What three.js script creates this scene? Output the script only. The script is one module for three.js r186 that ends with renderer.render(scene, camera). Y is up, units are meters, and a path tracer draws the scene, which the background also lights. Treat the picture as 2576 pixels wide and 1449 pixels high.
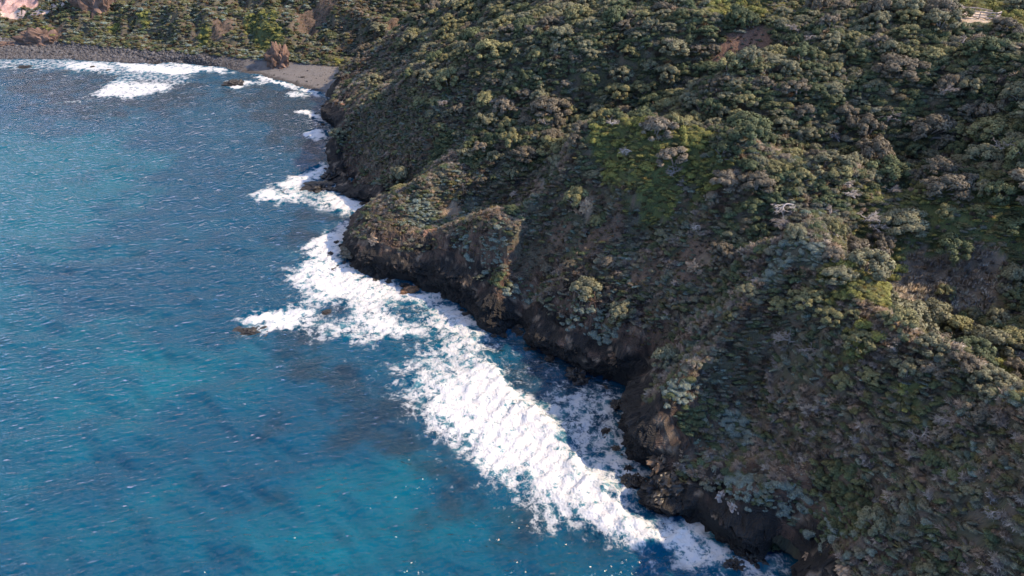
import * as THREE from 'three';
import { Sky } from 'three/addons/objects/Sky.js';
import { mergeGeometries } from 'three/addons/utils/BufferGeometryUtils.js';
import { createNoise2D, createNoise3D } from 'simplex-noise';

// ---------------------------------------------------------------- camera, sky, sun, exposure
const H = 80, PITCH = THREE.MathUtils.degToRad(33);
const scene = new THREE.Scene();
const camera = new THREE.PerspectiveCamera(45.75, 1024 / 576, 1, 9000);
camera.position.set(0, H, 0);
camera.rotation.x = -PITCH;
const SUN = new THREE.Vector3(0.80, 0.62, 0.06).normalize();
const sky = new Sky();
sky.name = 'sky';
sky.scale.setScalar(8000);
Object.assign(sky.userData, { kind: 'structure' });
const su = sky.material.uniforms;
su.sunPosition.value.copy(SUN); su.turbidity.value = 3; su.rayleigh.value = 0.85; su.mieCoefficient.value = 0.004; su.mieDirectionalG.value = 0.8;
su.cloudCoverage.value = 0.55; su.cloudDensity.value = 0.5; su.cloudScale.value = 0.0003; su.cloudElevation.value = 0.5;
scene.add(sky);
scene.environmentIntensity = 0.3;
const sun = new THREE.DirectionalLight(0xffdfb4, 3.9);
sun.name = 'sun';
sun.position.copy(SUN).multiplyScalar(400).add(new THREE.Vector3(0, 0, -150));
sun.target.position.set(0, 0, -150);
sun.castShadow = true;
Object.assign(sun.shadow.camera, { left: -300, right: 300, top: 300, bottom: -300, near: 10, far: 900 });
sun.shadow.mapSize.set(4096, 4096);
scene.add(sun, sun.target);
const renderer = new THREE.WebGLRenderer({ antialias: true });
renderer.toneMapping = THREE.LinearToneMapping;
renderer.toneMappingExposure = 2.15;
renderer.shadowMap.enabled = true;

// ---------------------------------------------------------------- random numbers and noise
function rng(seed) { let a = seed >>> 0; return () => { a = (a + 0x6d2b79f5) | 0; let t = Math.imul(a ^ (a >>> 15), 1 | a); t = (t + Math.imul(t ^ (t >>> 7), 61 | t)) ^ t; return ((t ^ (t >>> 14)) >>> 0) / 4294967296; }; }
const R = rng(7);
const n2 = createNoise2D(rng(11)), n2b = createNoise2D(rng(12)), n3 = createNoise3D(rng(13));
const fbm = (x, y, o = 4) => { let s = 0, a = 0.5; for (let i = 0; i < o; i++) { s += a * n2(x, y); x = x * 2.03 + 17.1; y = y * 2.03 - 9.7; a *= 0.5; } return s; };
const clamp = (x, a, b) => Math.min(b, Math.max(a, x)), lerp = (a, b, t) => a + (b - a) * t;
const sstep = (a, b, x) => { const t = clamp((x - a) / (b - a), 0, 1); return t * t * (3 - 2 * t); };
const smin = (a, b, k) => { const h = clamp(0.5 + 0.5 * (b - a) / k, 0, 1); return lerp(b, a, h) - k * h * (1 - h); };
const smax = (a, b, k) => -smin(-a, -b, k);
const rr = (a, b, r = R) => a + (b - a) * r();
const hash2 = (ix, iy) => { let h = Math.imul(ix, 374761393) + Math.imul(iy, 668265263) | 0; h = Math.imul(h ^ (h >>> 13), 1274126177); return ((h ^ (h >>> 16)) >>> 0) / 4294967296; };
function worley(x, y) { // F1, F2
  const ix = Math.floor(x), iy = Math.floor(y); let a = 9, b = 9;
  for (let j = -1; j <= 1; j++) for (let i = -1; i <= 1; i++) {
    const cx = ix + i + hash2(ix + i, iy + j), cy = iy + j + hash2(ix + i + 57, iy + j - 131), d = (cx - x) ** 2 + (cy - y) ** 2;
    if (d < a) { b = a; a = d; } else if (d < b) b = d;
  }
  return [Math.sqrt(a), Math.sqrt(b)];
}

// ---------------------------------------------------------------- survey: sight lines of the drone used to lay out the coast on the map
const FD = 1717.3, cP = Math.cos(PITCH), sP = Math.sin(PITCH);
const ray = (u, v) => { const X = (u - 1288) / FD, Y = -(v - 724.5) / FD; return [X, -sP + Y * cP, -cP - Y * sP]; };
const at = (u, v, h = 0) => { const d = ray(u, v), t = (h - H) / d[1]; return [d[0] * t, d[2] * t]; };
const seen = (x, y, z) => { const dy = y - H, c = -z * cP - dy * sP, up = dy * cP - z * sP; return [1288 + FD * x / c, 724.5 - FD * up / c, c]; };
// coastline, far to near (cliffs), with the height of the bare rock above the sea
const COAST = [[868,243,3.5],[850,252,6],[817,295,12],[857,341,11],[862,365,8],[835,401,8],[831,427,9],[850,474,9],[880,492,9],[933,517,5],[940,522,4],[902,579,5],[862,619,5],[858,645,5],[928,685,6],[990,707,6],[1051,718,6.5],[1139,747,7],[1194,783,6.5],[1223,827,6],[1270,830,4.5],[1307,822,3.5],[1329,856,4],[1372,889,4],[1409,911,4.5],[1453,925,5],[1522,954,7],[1595,991,6],[1588,1031,6],[1564,1082,6],[1577,1122,6.5],[1602,1163,8],[1632,1188,9],[1650,1217,8],[1610,1239,5],[1646,1283,6],[1686,1290,6],[1712,1301,6],[1743,1305,6],[1783,1345,5],[1808,1363,5],[1834,1378,4.5],[1900,1395,4],[1950,1403,4],[1980,1429,4],[1975,1449,4],[1990,1500,5],[2080,1600,6],[2200,1800,6]];
const BEACH = [[-900,150],[-300,150],[0,147],[90,147],[180,148],[300,156],[400,157],[474,158],[565,171],[638,186],[674,197],[729,211],[784,226],[850,252]];
const coastW = COAST.map(([u, v, h]) => [...at(u, v), h]);
const beachW = BEACH.map(([u, v]) => at(u, v));
const shore = [...beachW.map((p) => [p[0], p[1], -1]), ...coastW.slice(2)];   // one line; third value = rock height, -1 on the beach
function shoreDist(x, z) { // signed distance (inland positive), rock height of the nearest piece
  let best = 1e9, side = 1, h = 0;
  for (let i = 0; i + 1 < shore.length; i++) {
    const [ax, az, ah] = shore[i], [bx, bz, bh] = shore[i + 1], ex = bx - ax, ez = bz - az, L = ex * ex + ez * ez;
    const t = clamp(((x - ax) * ex + (z - az) * ez) / L, 0, 1), qx = x - ax - ex * t, qz = z - az - ez * t, d = qx * qx + qz * qz;
    if (d < best - 1e-9) { best = d; side = ex * qz - ez * qx < 0 ? 1 : -1; h = ah < 0 || bh < 0 ? (ah < 0 && bh < 0 ? -1 : Math.max(ah, bh)) : lerp(ah, bh, t); }
  }
  return [Math.sqrt(best) * side, h];
}
const TREND = [[-88, -310], [-60, -225], [-44, -146], [-26, -125], [-4, -107], [21, -76], [40, -46], [66, 0], [120, 90]];   // the run of the coast without its coves
const inland = (x, z) => { let s = 0, w = 0; for (let i = 0; i + 1 < TREND.length; i++) { const [ax, az] = TREND[i], [bx, bz] = TREND[i + 1], ex = bx - ax, ez = bz - az, L = Math.hypot(ex, ez), t = clamp(((x - ax) * ex + (z - az) * ez) / (L * L), 0, 1), d = Math.hypot(x - ax - ex * t, z - az - ez * t), sd = (ez * (x - ax) - ex * (z - az)) / L, k = L / (d * d * d + 30) ; s += k * clamp(sd, -d, d); w += k; } return s / w; };
const plane = (x, z) => { const d = inland(x, z); return 5 + 0.6 * d; };
const onPlane = (u, v) => { const r = ray(u, v); let lo = 20, hi = 900; for (let i = 0; i < 40; i++) { const m = (lo + hi) / 2; if (H + r[1] * m > plane(r[0] * m, r[2] * m)) lo = m; else hi = m; } return [r[0] * lo, r[2] * lo]; };
// spurs (+) and gullies (-) running down to the sea: [amplitude, half width, ...sight lines]
const FOLDS = [
  [13, 9, [1640,985],[1690,920],[1800,830],[1900,760],[2000,735],[2100,820],[2230,970],[2400,1110],[2650,1270]],
  [-5, 10, [2330,930],[2450,1000],[2620,1060]],
  [-7, 12, [2700,620],[2576,640],[2350,680],[2150,680],[1950,670],[1800,740],[1700,810],[1620,880],[1560,920]],
  [7, 12, [2050,430],[1900,430],[1700,450],[1480,500],[1330,610],[1250,680],[1200,720]],
  [-8, 11, [2450,230],[2250,320],[1980,370],[1800,345],[1640,305],[1480,345],[1330,420],[1120,470],[960,515]],
  [6, 8, [1470,405],[1560,430],[1680,460],[1790,450]],
  [8, 10, [1900,210],[1760,260],[1600,290],[1420,320],[1280,335],[1100,410],[970,490]],
  [-8, 11, [1900,90],[1700,160],[1400,270],[1150,350],[1000,400],[880,380]],
  [5, 12, [1800,20],[1500,90],[1300,140],[1100,220],[930,290],[870,320]],
  [2.5, 8, [1180,600],[1050,590],[950,600],[890,630]],
  [-3, 8, [2300,1400],[2150,1250],[1950,1080],[1800,1000]],
  [4, 7, [1500,720],[1400,730],[1310,770]],
  [-4, 8, [1660,550],[1560,690],[1480,790],[1420,880]],
  [5, 8, [1900,560],[1760,640],[1680,720]],
  [4, 8, [2576,1400],[2350,1330],[2150,1320],[1960,1330]],
].map(([a, w, ...p]) => ({ a, w, p: p.map(([u, v]) => onPlane(u, v)) }));
function folds(x, z) {
  let s = 0;
  for (const { a, w, p } of FOLDS) {
    let best = 1e9;
    for (let i = 0; i + 1 < p.length; i++) { const ex = p[i + 1][0] - p[i][0], ez = p[i + 1][1] - p[i][1], t = clamp(((x - p[i][0]) * ex + (z - p[i][1]) * ez) / (ex * ex + ez * ez), 0, 1); best = Math.min(best, (x - p[i][0] - ex * t) ** 2 + (z - p[i][1] - ez * t) ** 2); }
    if (best < 9 * w * w) s += 1.15 * a * Math.exp(-best / (w * w));
  }
  return s;
}
const bayDist = (x, z) => (x + 70.3) * 0.272 - (z + 284.5) * 0.963;       // past the back of the beach
function ground(x, z) {
  const [sd, rock] = shoreDist(x, z);
  if (sd < -14) return -7;
  const d = inland(x, z);
  const rough = fbm(x * 0.03, z * 0.03, 3) * 3.2 + fbm(x * 0.12, z * 0.12, 3) * 0.9;
  let hill = plane(x, z) + folds(x, z) + rough * sstep(0, 20, d + 6);
  hill = smin(hill, 50.5 + 0.1 * (d - 84) + rough * 0.3, 10);
  const cap = rock < 0 ? 60 : rock * 1.0 * (1 + 0.3 * n2(x * 0.09, z * 0.09)) + 1.2 * (sd - 1.8) + rough * 0.25;
  const flank = ((x + 66) * 0.683 + (z + 262) * 0.73) * 2.2 + rough * 0.5;
  hill = smin(smin(hill, cap, 3), flank, 5);
  const b = bayDist(x, z);
  const bay = smin(60, 2.6 + 0.62 * b + (fbm(x * 0.03 + 5, z * 0.03, 4) * 7 + fbm(x * 0.09, z * 0.09 + 8, 3) * 3) * sstep(0, 12, b), 12);
  let h = smax(hill, b > -3 ? bay : -20, 3);
  const beach = 0.1 + 0.17 * Math.max(0, sd) + fbm(x * 0.08, z * 0.08, 3) * 0.25;
  if (rock < 0 || sd < 1.2 || b < 4) h = rock < 0 ? (b < 0.5 ? smax(h, beach, 1) : h) : h;
  if (rock < 0) h = sd > 0 ? Math.max(h, beach) : 0.1 + sd * 0.25;
  else { const g = sstep(-0.7, 0.7, sd - 1.4); h = lerp(-7, h, g); }
  return h;
}
// ---------------------------------------------------------------- height grid of the land
const GX0 = -340, GX1 = 190, GZ0 = -440, GZ1 = 20, GS = 0.8, GW = Math.round((GX1 - GX0) / GS) + 1, GH = Math.round((GZ1 - GZ0) / GS) + 1;
const hg = new Float32Array(GW * GH), sg = new Float32Array(GW * GH);
for (let j = 0; j < GH; j++) for (let i = 0; i < GW; i++) { const x = GX0 + i * GS, z = GZ0 + j * GS; sg[j * GW + i] = shoreDist(x, z)[0]; hg[j * GW + i] = sg[j * GW + i] < -14 ? -7 : ground(x, z); }
const sample = (g, x, z) => { const fx = clamp((x - GX0) / GS, 0, GW - 1.001), fz = clamp((z - GZ0) / GS, 0, GH - 1.001), i = fx | 0, j = fz | 0, a = fx - i, b = fz - j, k = j * GW + i; return (g[k] * (1 - a) + g[k + 1] * a) * (1 - b) + (g[k + GW] * (1 - a) + g[k + GW + 1] * a) * b; };
const Y = (x, z) => sample(hg, x, z), SD = (x, z) => sample(sg, x, z);
const slopeAt = (x, z) => { const e = 1.2; return [(Y(x + e, z) - Y(x - e, z)) / (2 * e), (Y(x, z + e) - Y(x, z - e)) / (2 * e)]; };
const hit = (u, v) => { const r = ray(u, v); for (let t = 40; t < 600; t += 0.4) { const x = r[0] * t, y = H + r[1] * t, z = r[2] * t; if (y < Math.max(0, Y(x, z))) return [x, Math.max(0, Y(x, z)), z, t]; } const p = at(u, v); return [p[0], 0, p[1], 500]; };
console.log('grid done');
// ---------------------------------------------------------------- shared helpers
const put = (o, name, kind, label, category, group, parent = scene) => { o.name = name; if (kind) o.userData.kind = kind; if (label) o.userData.label = label; if (category) o.userData.category = category; if (group) o.userData.group = group; o.castShadow = o.receiveShadow = true; parent.add(o); return o; };
const taken = {};
const numbered = (n) => { taken[n] = (taken[n] ?? -1) + 1; return taken[n] ? n + '_' + String(taken[n]).padStart(3, '0') : n; };
const faced = (b) => { // each face wound the way its normals point
  const { p, n, c } = b;
  for (let t = 0; t < p.length; t += 9) {
    const ax = p[t + 3] - p[t], ay = p[t + 4] - p[t + 1], az = p[t + 5] - p[t + 2], bx = p[t + 6] - p[t], by = p[t + 7] - p[t + 1], bz = p[t + 8] - p[t + 2];
    if ((ay * bz - az * by) * (n[t] + n[t + 3] + n[t + 6]) + (az * bx - ax * bz) * (n[t + 1] + n[t + 4] + n[t + 7]) + (ax * by - ay * bx) * (n[t + 2] + n[t + 5] + n[t + 8]) < 0) for (const a of [p, n, c]) for (let k = 0; k < 3; k++) { const q = a[t + 3 + k]; a[t + 3 + k] = a[t + 6 + k]; a[t + 6 + k] = q; }
  }
};
const geo = (b) => { if (b.n.length && !b.i) faced(b); const g = new THREE.BufferGeometry(); g.setAttribute('position', new THREE.Float32BufferAttribute(b.p, 3)); if (b.n.length) g.setAttribute('normal', new THREE.Float32BufferAttribute(b.n, 3)); g.setAttribute('color', new THREE.Float32BufferAttribute(b.c, 3)); if (b.i?.length) g.setIndex(b.i); if (!b.n.length) g.computeVertexNormals(); return g; };
const dataTex = (w, h, fill, srgb = false) => { const d = new Uint8Array(w * h * 4); fill(d); const t = new THREE.DataTexture(d, w, h, THREE.RGBAFormat); t.magFilter = THREE.LinearFilter; t.minFilter = THREE.LinearMipmapLinearFilter; if (srgb) t.colorSpace = THREE.SRGBColorSpace; t.needsUpdate = true; return t; };
const toS = (c) => 255 * (c <= 0.0031308 ? 12.92 * c : 1.055 * Math.pow(c, 1 / 2.4) - 0.055);
const mix3 = (a, b, t) => [lerp(a[0], b[0], t), lerp(a[1], b[1], t), lerp(a[2], b[2], t)];

// grain for rock and soil, tiled in metres
const grain = dataTex(512, 512, (d) => {
  for (let y = 0; y < 512; y++) for (let x = 0; x < 512; x++) {
    const a = x / 512 * 2 * Math.PI, b = y / 512 * 2 * Math.PI; let s = 0;
    for (let o = 0, k = 1.4, w = 0.5; o < 4; o++, k *= 2.1, w *= 0.55) s += w * n3(Math.cos(a) * k + 3 * Math.cos(b), Math.sin(a) * k + 3 * Math.sin(b) * 0.7, k * (Math.cos(b) + Math.sin(a) * 0.5) * 1.3);
    const v = clamp(128 + s * 105, 0, 255), i = (y * 512 + x) * 4; d[i] = d[i + 1] = d[i + 2] = v; d[i + 3] = 255;
  }
});
grain.wrapS = grain.wrapT = THREE.RepeatWrapping;

// ---------------------------------------------------------------- where things grow and lie bare: [u, v, radius in metres, kind]
const PATCH = [
  [1560, 335, 5, 'green'], [1600, 370, 6, 'green'], [1660, 420, 6, 'green'], [1740, 345, 4, 'green'], [1720, 430, 3.5, 'green'], [1790, 435, 3, 'green'], [2290, 560, 9, 'olive'], [2420, 590, 10, 'olive'], [2520, 560, 8, 'olive'], [2230, 640, 3, 'green'],
  [2170, 700, 4.2, 'green'], [2200, 690, 3, 'green'], [2165, 855, 2, 'green'], [2560, 950, 3.5, 'green'], [2280, 1010, 2, 'olive'], [2100, 1200, 2, 'dark'], [2130, 1290, 3, 'dark'], [1745, 1068, 2, 'dark'], [1690, 990, 2, 'dark'], [1245, 715, 1.5, 'dark'], [1850, 15, 7, 'green'], [2480, 8, 9, 'green'], [2000, 20, 8, 'olive'], [2560, 60, 7, 'green'], [1520, 330, 3, 'green'], [1200, 390, 4, 'dark'], [1110, 370, 3, 'dark'],
  [2350, 690, 7, 'reed'], [2430, 660, 7, 'reed'], [2290, 720, 5, 'reed'], [2480, 640, 5, 'reed'], [2400, 720, 5, 'reed'],
  [1310, 755, 3, 'silver'], [1290, 745, 2, 'silver'], [1330, 790, 2, 'silver'], [1440, 800, 3, 'silver'], [1475, 805, 3, 'silver'], [1500, 830, 2, 'silver'], [1540, 840, 1.5, 'silver'], [1860, 1235, 2.5, 'silver'], [1930, 1270, 3, 'silver'], [1990, 1290, 2.5, 'silver'], [1880, 1200, 2, 'silver'], [1240, 660, 3, 'silver'], [1170, 640, 3, 'silver'], [1250, 610, 2.6, 'silver'], [1060, 540, 3, 'silver'], [1180, 530, 3, 'silver'], [1990, 630, 2.4, 'silver'], [2060, 640, 2, 'silver'], [1950, 690, 2.2, 'silver'], [1700, 980, 2.4, 'silver'], [1850, 1080, 2.4, 'silver'], [2060, 1340, 3, 'silver'],
  [1480, 512, 1.8, 'bare'], [1135, 540, 1.6, 'bare'], [1090, 585, 1.6, 'bare'], [1120, 620, 2, 'bare'], [1000, 600, 3, 'earth'], [1080, 640, 3.5, 'earth'], [1180, 660, 3, 'earth'], [950, 600, 1, 'bare'], [1760, 660, 1.2, 'bare'], [1750, 640, 2.5, 'earth'], [1730, 700, 2, 'earth'], [1330, 680, 3, 'earth'], [1640, 880, 2.5, 'earth'], [1560, 860, 3, 'earth'], [1400, 850, 2.5, 'earth'], [1500, 870, 1, 'bare'], [1690, 1080, 3, 'earth'], [1660, 1050, 2.4, 'earth'], [1740, 1120, 2.4, 'earth'], [1880, 120, 5, 'red'], [1850, 150, 4, 'red'], [1860, 1300, 1, 'bare'], [1900, 1340, 1, 'bare'], [2050, 1400, 2.4, 'earth'], [2130, 1420, 1, 'bare'], [2000, 1330, 1.6, 'earth'], [880, 240, 4, 'earth'], [900, 250, 3, 'earth'], [870, 410, 3, 'earth'], [930, 450, 4, 'earth'], [900, 430, 3, 'earth'], [1400, 600, 2, 'earth'], [1560, 560, 2, 'earth'], [1500, 600, 2.4, 'earth'], [1620, 690, 2.2, 'earth'],
  [100, 95, 6, 'earth'], [60, 100, 5, 'earth'], [140, 100, 5, 'earth'], [30, 20, 6, 'pink'], [75, 8, 5.5, 'pink'], [-20, 20, 6, 'pink'], [640, 55, 6, 'green'], [670, 70, 6, 'green'], [690, 95, 5, 'green'], [290, 72, 3, 'green'], [120, 88, 3, 'green'], [515, 100, 3, 'green'], [360, 40, 3, 'green'], [855, 155, 2.5, 'green'], [780, 60, 6, 'earth'], [560, 70, 5, 'earth'], [1000, 60, 5, 'earth'], [820, 10, 5, 'earth'], [2440, 37, 5, 'sand'], [2415, 33, 4, 'sand'], [2480, 45, 4, 'sand'], [2460, 52, 3, 'sand'], [2505, 45, 3, 'sand'],
].map(([u, v, r, k]) => { const p = hit(u, v); return { x: p[0], z: p[2], r, k }; });
const patchAt = (x, z) => { let best = null, s = 0; const wx = x + n2(x * 0.25, z * 0.25) * 1.3, wz = z + n2b(x * 0.25, z * 0.25) * 1.3; for (const p of PATCH) { const q = 1 - Math.hypot(wx - p.x, wz - p.z) / p.r; if (q > s) { s = q; best = p; } } return best ? best.k : ''; };

// ---------------------------------------------------------------- land
const SOIL = { earth: [0.105, 0.074, 0.053], red: [0.15, 0.092, 0.066], bare: [0.2, 0.155, 0.11], pink: [0.42, 0.27, 0.24], sand: [0.5, 0.4, 0.29], green: [0.07, 0.085, 0.03], olive: [0.07, 0.085, 0.03], reed: [0.14, 0.115, 0.085], silver: [0.06, 0.065, 0.05], dark: [0.03, 0.045, 0.02] };
{
  const pos = [], col = [], uv = [], idx = [], map = new Int32Array(GW * GH).fill(-1);
  const vid = (k) => {
    if (map[k] < 0) {
      const x = GX0 + (k % GW) * GS, z = GZ0 + ((k / GW) | 0) * GS, sd = sg[k]; map[k] = pos.length / 3;
      const d = inland(x, z), b = bayDist(x, z), pk = patchAt(x, z), low = sstep(30, 4, d), f = fbm(x * 0.22, z * 0.22, 3), f2 = fbm(x * 0.6 + 9, z * 0.6, 2);
      let c = mix3([0.055, 0.058, 0.034], [0.11, 0.086, 0.066], clamp(0.35 * low + 0.35 + f * 1.1, 0, 1));
      c = mix3(c, [0.06, 0.07, 0.03], clamp(f2 * 1.5, 0, 0.7));
      let beach = b < 1.5 && x < -58 && z < -235 && hg[k] < 3.3;
      if (beach) { const dry = sstep(1.2, 3.2, sd + f * 1.5); const u = sstep(-135, -95, x + f * 30); c = mix3(mix3([0.06, 0.057, 0.06], [0.15, 0.142, 0.138], u), [0.05, 0.047, 0.046], 1 - dry); c = c.map((q) => q * (1 + f2 * 0.25)); }
      else if (SOIL[pk] && sd > 3) c = SOIL[pk].map((q) => q * (1 + f2 * 0.5 + f * 0.3));
            const edge = beach || b > 0 && inland(x, z) < 0 ? 0 : sstep(10, 7.5, sd); pos.push(x, hg[k] + (beach ? 0 : f2 * 0.3) - 1.2 * edge, z); uv.push(x / 6, z / 6); col.push(...c);
    }
    return map[k];
  };
  for (let j = 0; j + 1 < GH; j++) for (let i = 0; i + 1 < GW; i++) { const k = j * GW + i; if (Math.max(sg[k], sg[k + 1], sg[k + GW], sg[k + GW + 1]) < -8) continue; const a = vid(k), b = vid(k + 1), c = vid(k + GW), d = vid(k + GW + 1); idx.push(a, c, b, b, c, d); }
  const g = geo({ p: pos, n: [], c: col, i: idx }); g.setAttribute('uv', new THREE.Float32BufferAttribute(uv, 2));
  put(new THREE.Mesh(g, new THREE.MeshStandardMaterial({ vertexColors: true, roughness: 1, bumpMap: grain, bumpScale: 0.35 })), 'hillside', 'structure');
}

// ---------------------------------------------------------------- dark sea cliff and the earthy edge above it
{
  const line = coastW, pts = [], L = (a, b) => Math.hypot(b[0] - a[0], b[1] - a[1]);
  for (let i = 0; i + 1 < line.length; i++) { const n = Math.max(1, Math.round(L(line[i], line[i + 1]) / 0.34)); for (let k = 0; k < n; k++) { const t = k / n; pts.push([0, 1].map((c) => lerp(line[i][c], line[i + 1][c], t))); } }
  for (let it = 0; it < 14; it++) for (let i = 1; i + 1 < pts.length; i++) for (let c = 0; c < 2; c++) pts[i][c] = (pts[i - 1][c] + 2 * pts[i][c] + pts[i + 1][c]) / 4;
  const face = 30, slope = 28, rows = face + slope, b = { p: [], n: [], c: [], i: [] }, uv = [], cave = at(1972, 1405), NN = [];
  for (let i = 0; i < pts.length; i++) { const a = pts[Math.max(0, i - 10)], c = pts[Math.min(pts.length - 1, i + 10)], tx = c[0] - a[0], tz = c[1] - a[1], tl = Math.hypot(tx, tz) || 1; NN.push([-tz / tl, tx / tl]); }   // seaward
  for (let i = 0; i < pts.length; i++) {
    const [nx, nz] = NN[i], [x0, z0] = pts[i], near = 1.4, top = Math.max(1.5, Y(x0 - nx * (1.6 + near), z0 - nz * (1.6 + near)));
    for (let j = 0; j < rows; j++) {
      const t = Math.min(1, j / face), up = Math.max(0, j - face) / slope;
      let y = lerp(-2.5, top, t), off, px, pz;
      if (j <= face) {
        const big = n3(x0 * 0.11, y * 0.16, z0 * 0.11), mid = 1 - 2 * Math.abs(n3(x0 * 0.26 + 9, y * 0.42, z0 * 0.26)), st = y * 0.8 + 1.1 * n2(x0 * 0.14, z0 * 0.14), ledge = (st - Math.floor(st)) - 0.5, foot = sstep(1.8, -0.8, y) * sstep(-0.1, 0.5, n2(x0 * 0.13 + 4, z0 * 0.13));
        off = clamp(0.9 - 0.4 * t + big * 1.7 + mid * 0.7 - ledge * 0.55 + foot * 1.1 + 0.6 * (0.45 - Math.abs(n3(x0 * 0.8, y * 0.8, z0 * 0.8))) * 1.4 + 0.25 * n3(x0 * 2.1, y * 2.1, z0 * 2.1), 0.3, 2.4) - 1.0;
        off = lerp(off, off * 0.25 - 1.1 - near, sstep(0.72, 1, t));
        const cd = Math.hypot(x0 - cave[0], z0 - cave[1]); if (cd < 2.8 && y < 3.2) off -= 6 * sstep(2.8, 1.5, cd) * sstep(3.3, 2.2, y);
        px = x0 + nx * off; pz = z0 + nz * off; y += 0.25 * n3(x0 * 0.7, y * 0.9 + 5, z0 * 0.7);
      } else {
        off = -1.6 - near - up * 9.4; px = x0 + nx * off; pz = z0 + nz * off;
        const rock = (0.75 * n3(px * 0.3, 2, pz * 0.3) + 0.55 * (0.5 - Math.abs(n3(px * 0.7, 5, pz * 0.7))) + 0.3 * n3(px * 1.6, 7, pz * 1.6)) * sstep(1, 0.5, up);
        y = Math.max(Y(px, pz), lerp(top, Y(px, pz), sstep(0, 0.12, up))) + rock - 0.5 * sstep(0.75, 1, up);
      }
      b.p.push(px, y, pz); uv.push(i * 0.34 / 4, (j <= face ? y : top - off) / 4);
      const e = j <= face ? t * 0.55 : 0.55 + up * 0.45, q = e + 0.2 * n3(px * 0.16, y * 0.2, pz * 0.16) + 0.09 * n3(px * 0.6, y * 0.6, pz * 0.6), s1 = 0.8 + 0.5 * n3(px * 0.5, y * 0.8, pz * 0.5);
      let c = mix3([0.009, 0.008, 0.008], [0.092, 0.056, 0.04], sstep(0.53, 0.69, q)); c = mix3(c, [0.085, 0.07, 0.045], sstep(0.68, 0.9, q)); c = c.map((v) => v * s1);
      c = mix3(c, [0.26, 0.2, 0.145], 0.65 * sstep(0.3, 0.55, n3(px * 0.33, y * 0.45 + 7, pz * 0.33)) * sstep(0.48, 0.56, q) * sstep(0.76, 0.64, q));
      b.c.push(...c);
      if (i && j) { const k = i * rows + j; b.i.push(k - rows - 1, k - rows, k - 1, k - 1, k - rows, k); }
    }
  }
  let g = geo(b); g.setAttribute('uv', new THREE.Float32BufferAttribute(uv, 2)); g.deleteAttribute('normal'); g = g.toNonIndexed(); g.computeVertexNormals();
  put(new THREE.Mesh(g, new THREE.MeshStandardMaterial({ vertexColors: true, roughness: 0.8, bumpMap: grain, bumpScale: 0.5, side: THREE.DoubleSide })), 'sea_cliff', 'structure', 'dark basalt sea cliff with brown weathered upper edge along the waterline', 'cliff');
}
console.log('land done');

// ---------------------------------------------------------------- foam, reef and the painted shade of the cove on the map
const FX0 = -345, FX1 = 60, FZ0 = -350, FZ1 = -20, FS = 0.5, FW = Math.round((FX1 - FX0) / FS), FH = Math.round((FZ1 - FZ0) / FS);
function field(polys, blur) {
  const g = new Float32Array(FW * FH);
  for (const [v, ...px] of polys) {
    const w = px.map(([a, b]) => at(a, b)), zs = w.map((p) => p[1]), z0 = Math.max(0, Math.floor((Math.min(...zs) - FZ0) / FS)), z1 = Math.min(FH - 1, Math.ceil((Math.max(...zs) - FZ0) / FS));
    for (let j = z0; j <= z1; j++) {
      const z = FZ0 + (j + 0.5) * FS, xs = [];
      for (let i = 0, k = w.length - 1; i < w.length; k = i++) if ((w[i][1] > z) !== (w[k][1] > z)) xs.push(w[i][0] + (z - w[i][1]) / (w[k][1] - w[i][1]) * (w[k][0] - w[i][0]));
      xs.sort((a, b) => a - b);
      for (let q = 0; q + 1 < xs.length; q += 2) for (let i = Math.max(0, Math.round((xs[q] - FX0) / FS)); i < Math.min(FW, Math.round((xs[q + 1] - FX0) / FS)); i++) g[j * FW + i] = v;
    }
  }
  const t = new Float32Array(FW * FH), r = Math.round(blur / FS);
  for (let pass = 0; pass < 2; pass++) {
    for (let j = 0; j < FH; j++) { let s = 0; for (let i = -r; i < FW; i++) { if (i + r < FW) s += g[j * FW + i + r]; if (i - r - 1 >= 0) s -= g[j * FW + i - r - 1]; if (i >= 0) t[j * FW + i] = s / (2 * r + 1); } }
    for (let i = 0; i < FW; i++) { let s = 0; for (let j = -r; j < FH; j++) { if (j + r < FH) s += t[(j + r) * FW + i]; if (j - r - 1 >= 0) s -= t[(j - r - 1) * FW + i]; if (j >= 0) g[j * FW + i] = s / (2 * r + 1); } }
  }
  return (x, z) => { const fx = (x - FX0) / FS - 0.5, fz = (z - FZ0) / FS - 0.5; if (fx < 0 || fz < 0 || fx >= FW - 1 || fz >= FH - 1) return 0; const i = fx | 0, j = fz | 0, a = fx - i, b = fz - j, k = j * FW + i; return (g[k] * (1 - a) + g[k + 1] * a) * (1 - b) + (g[k + FW] * (1 - a) + g[k + FW + 1] * a) * b; };
}
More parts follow.
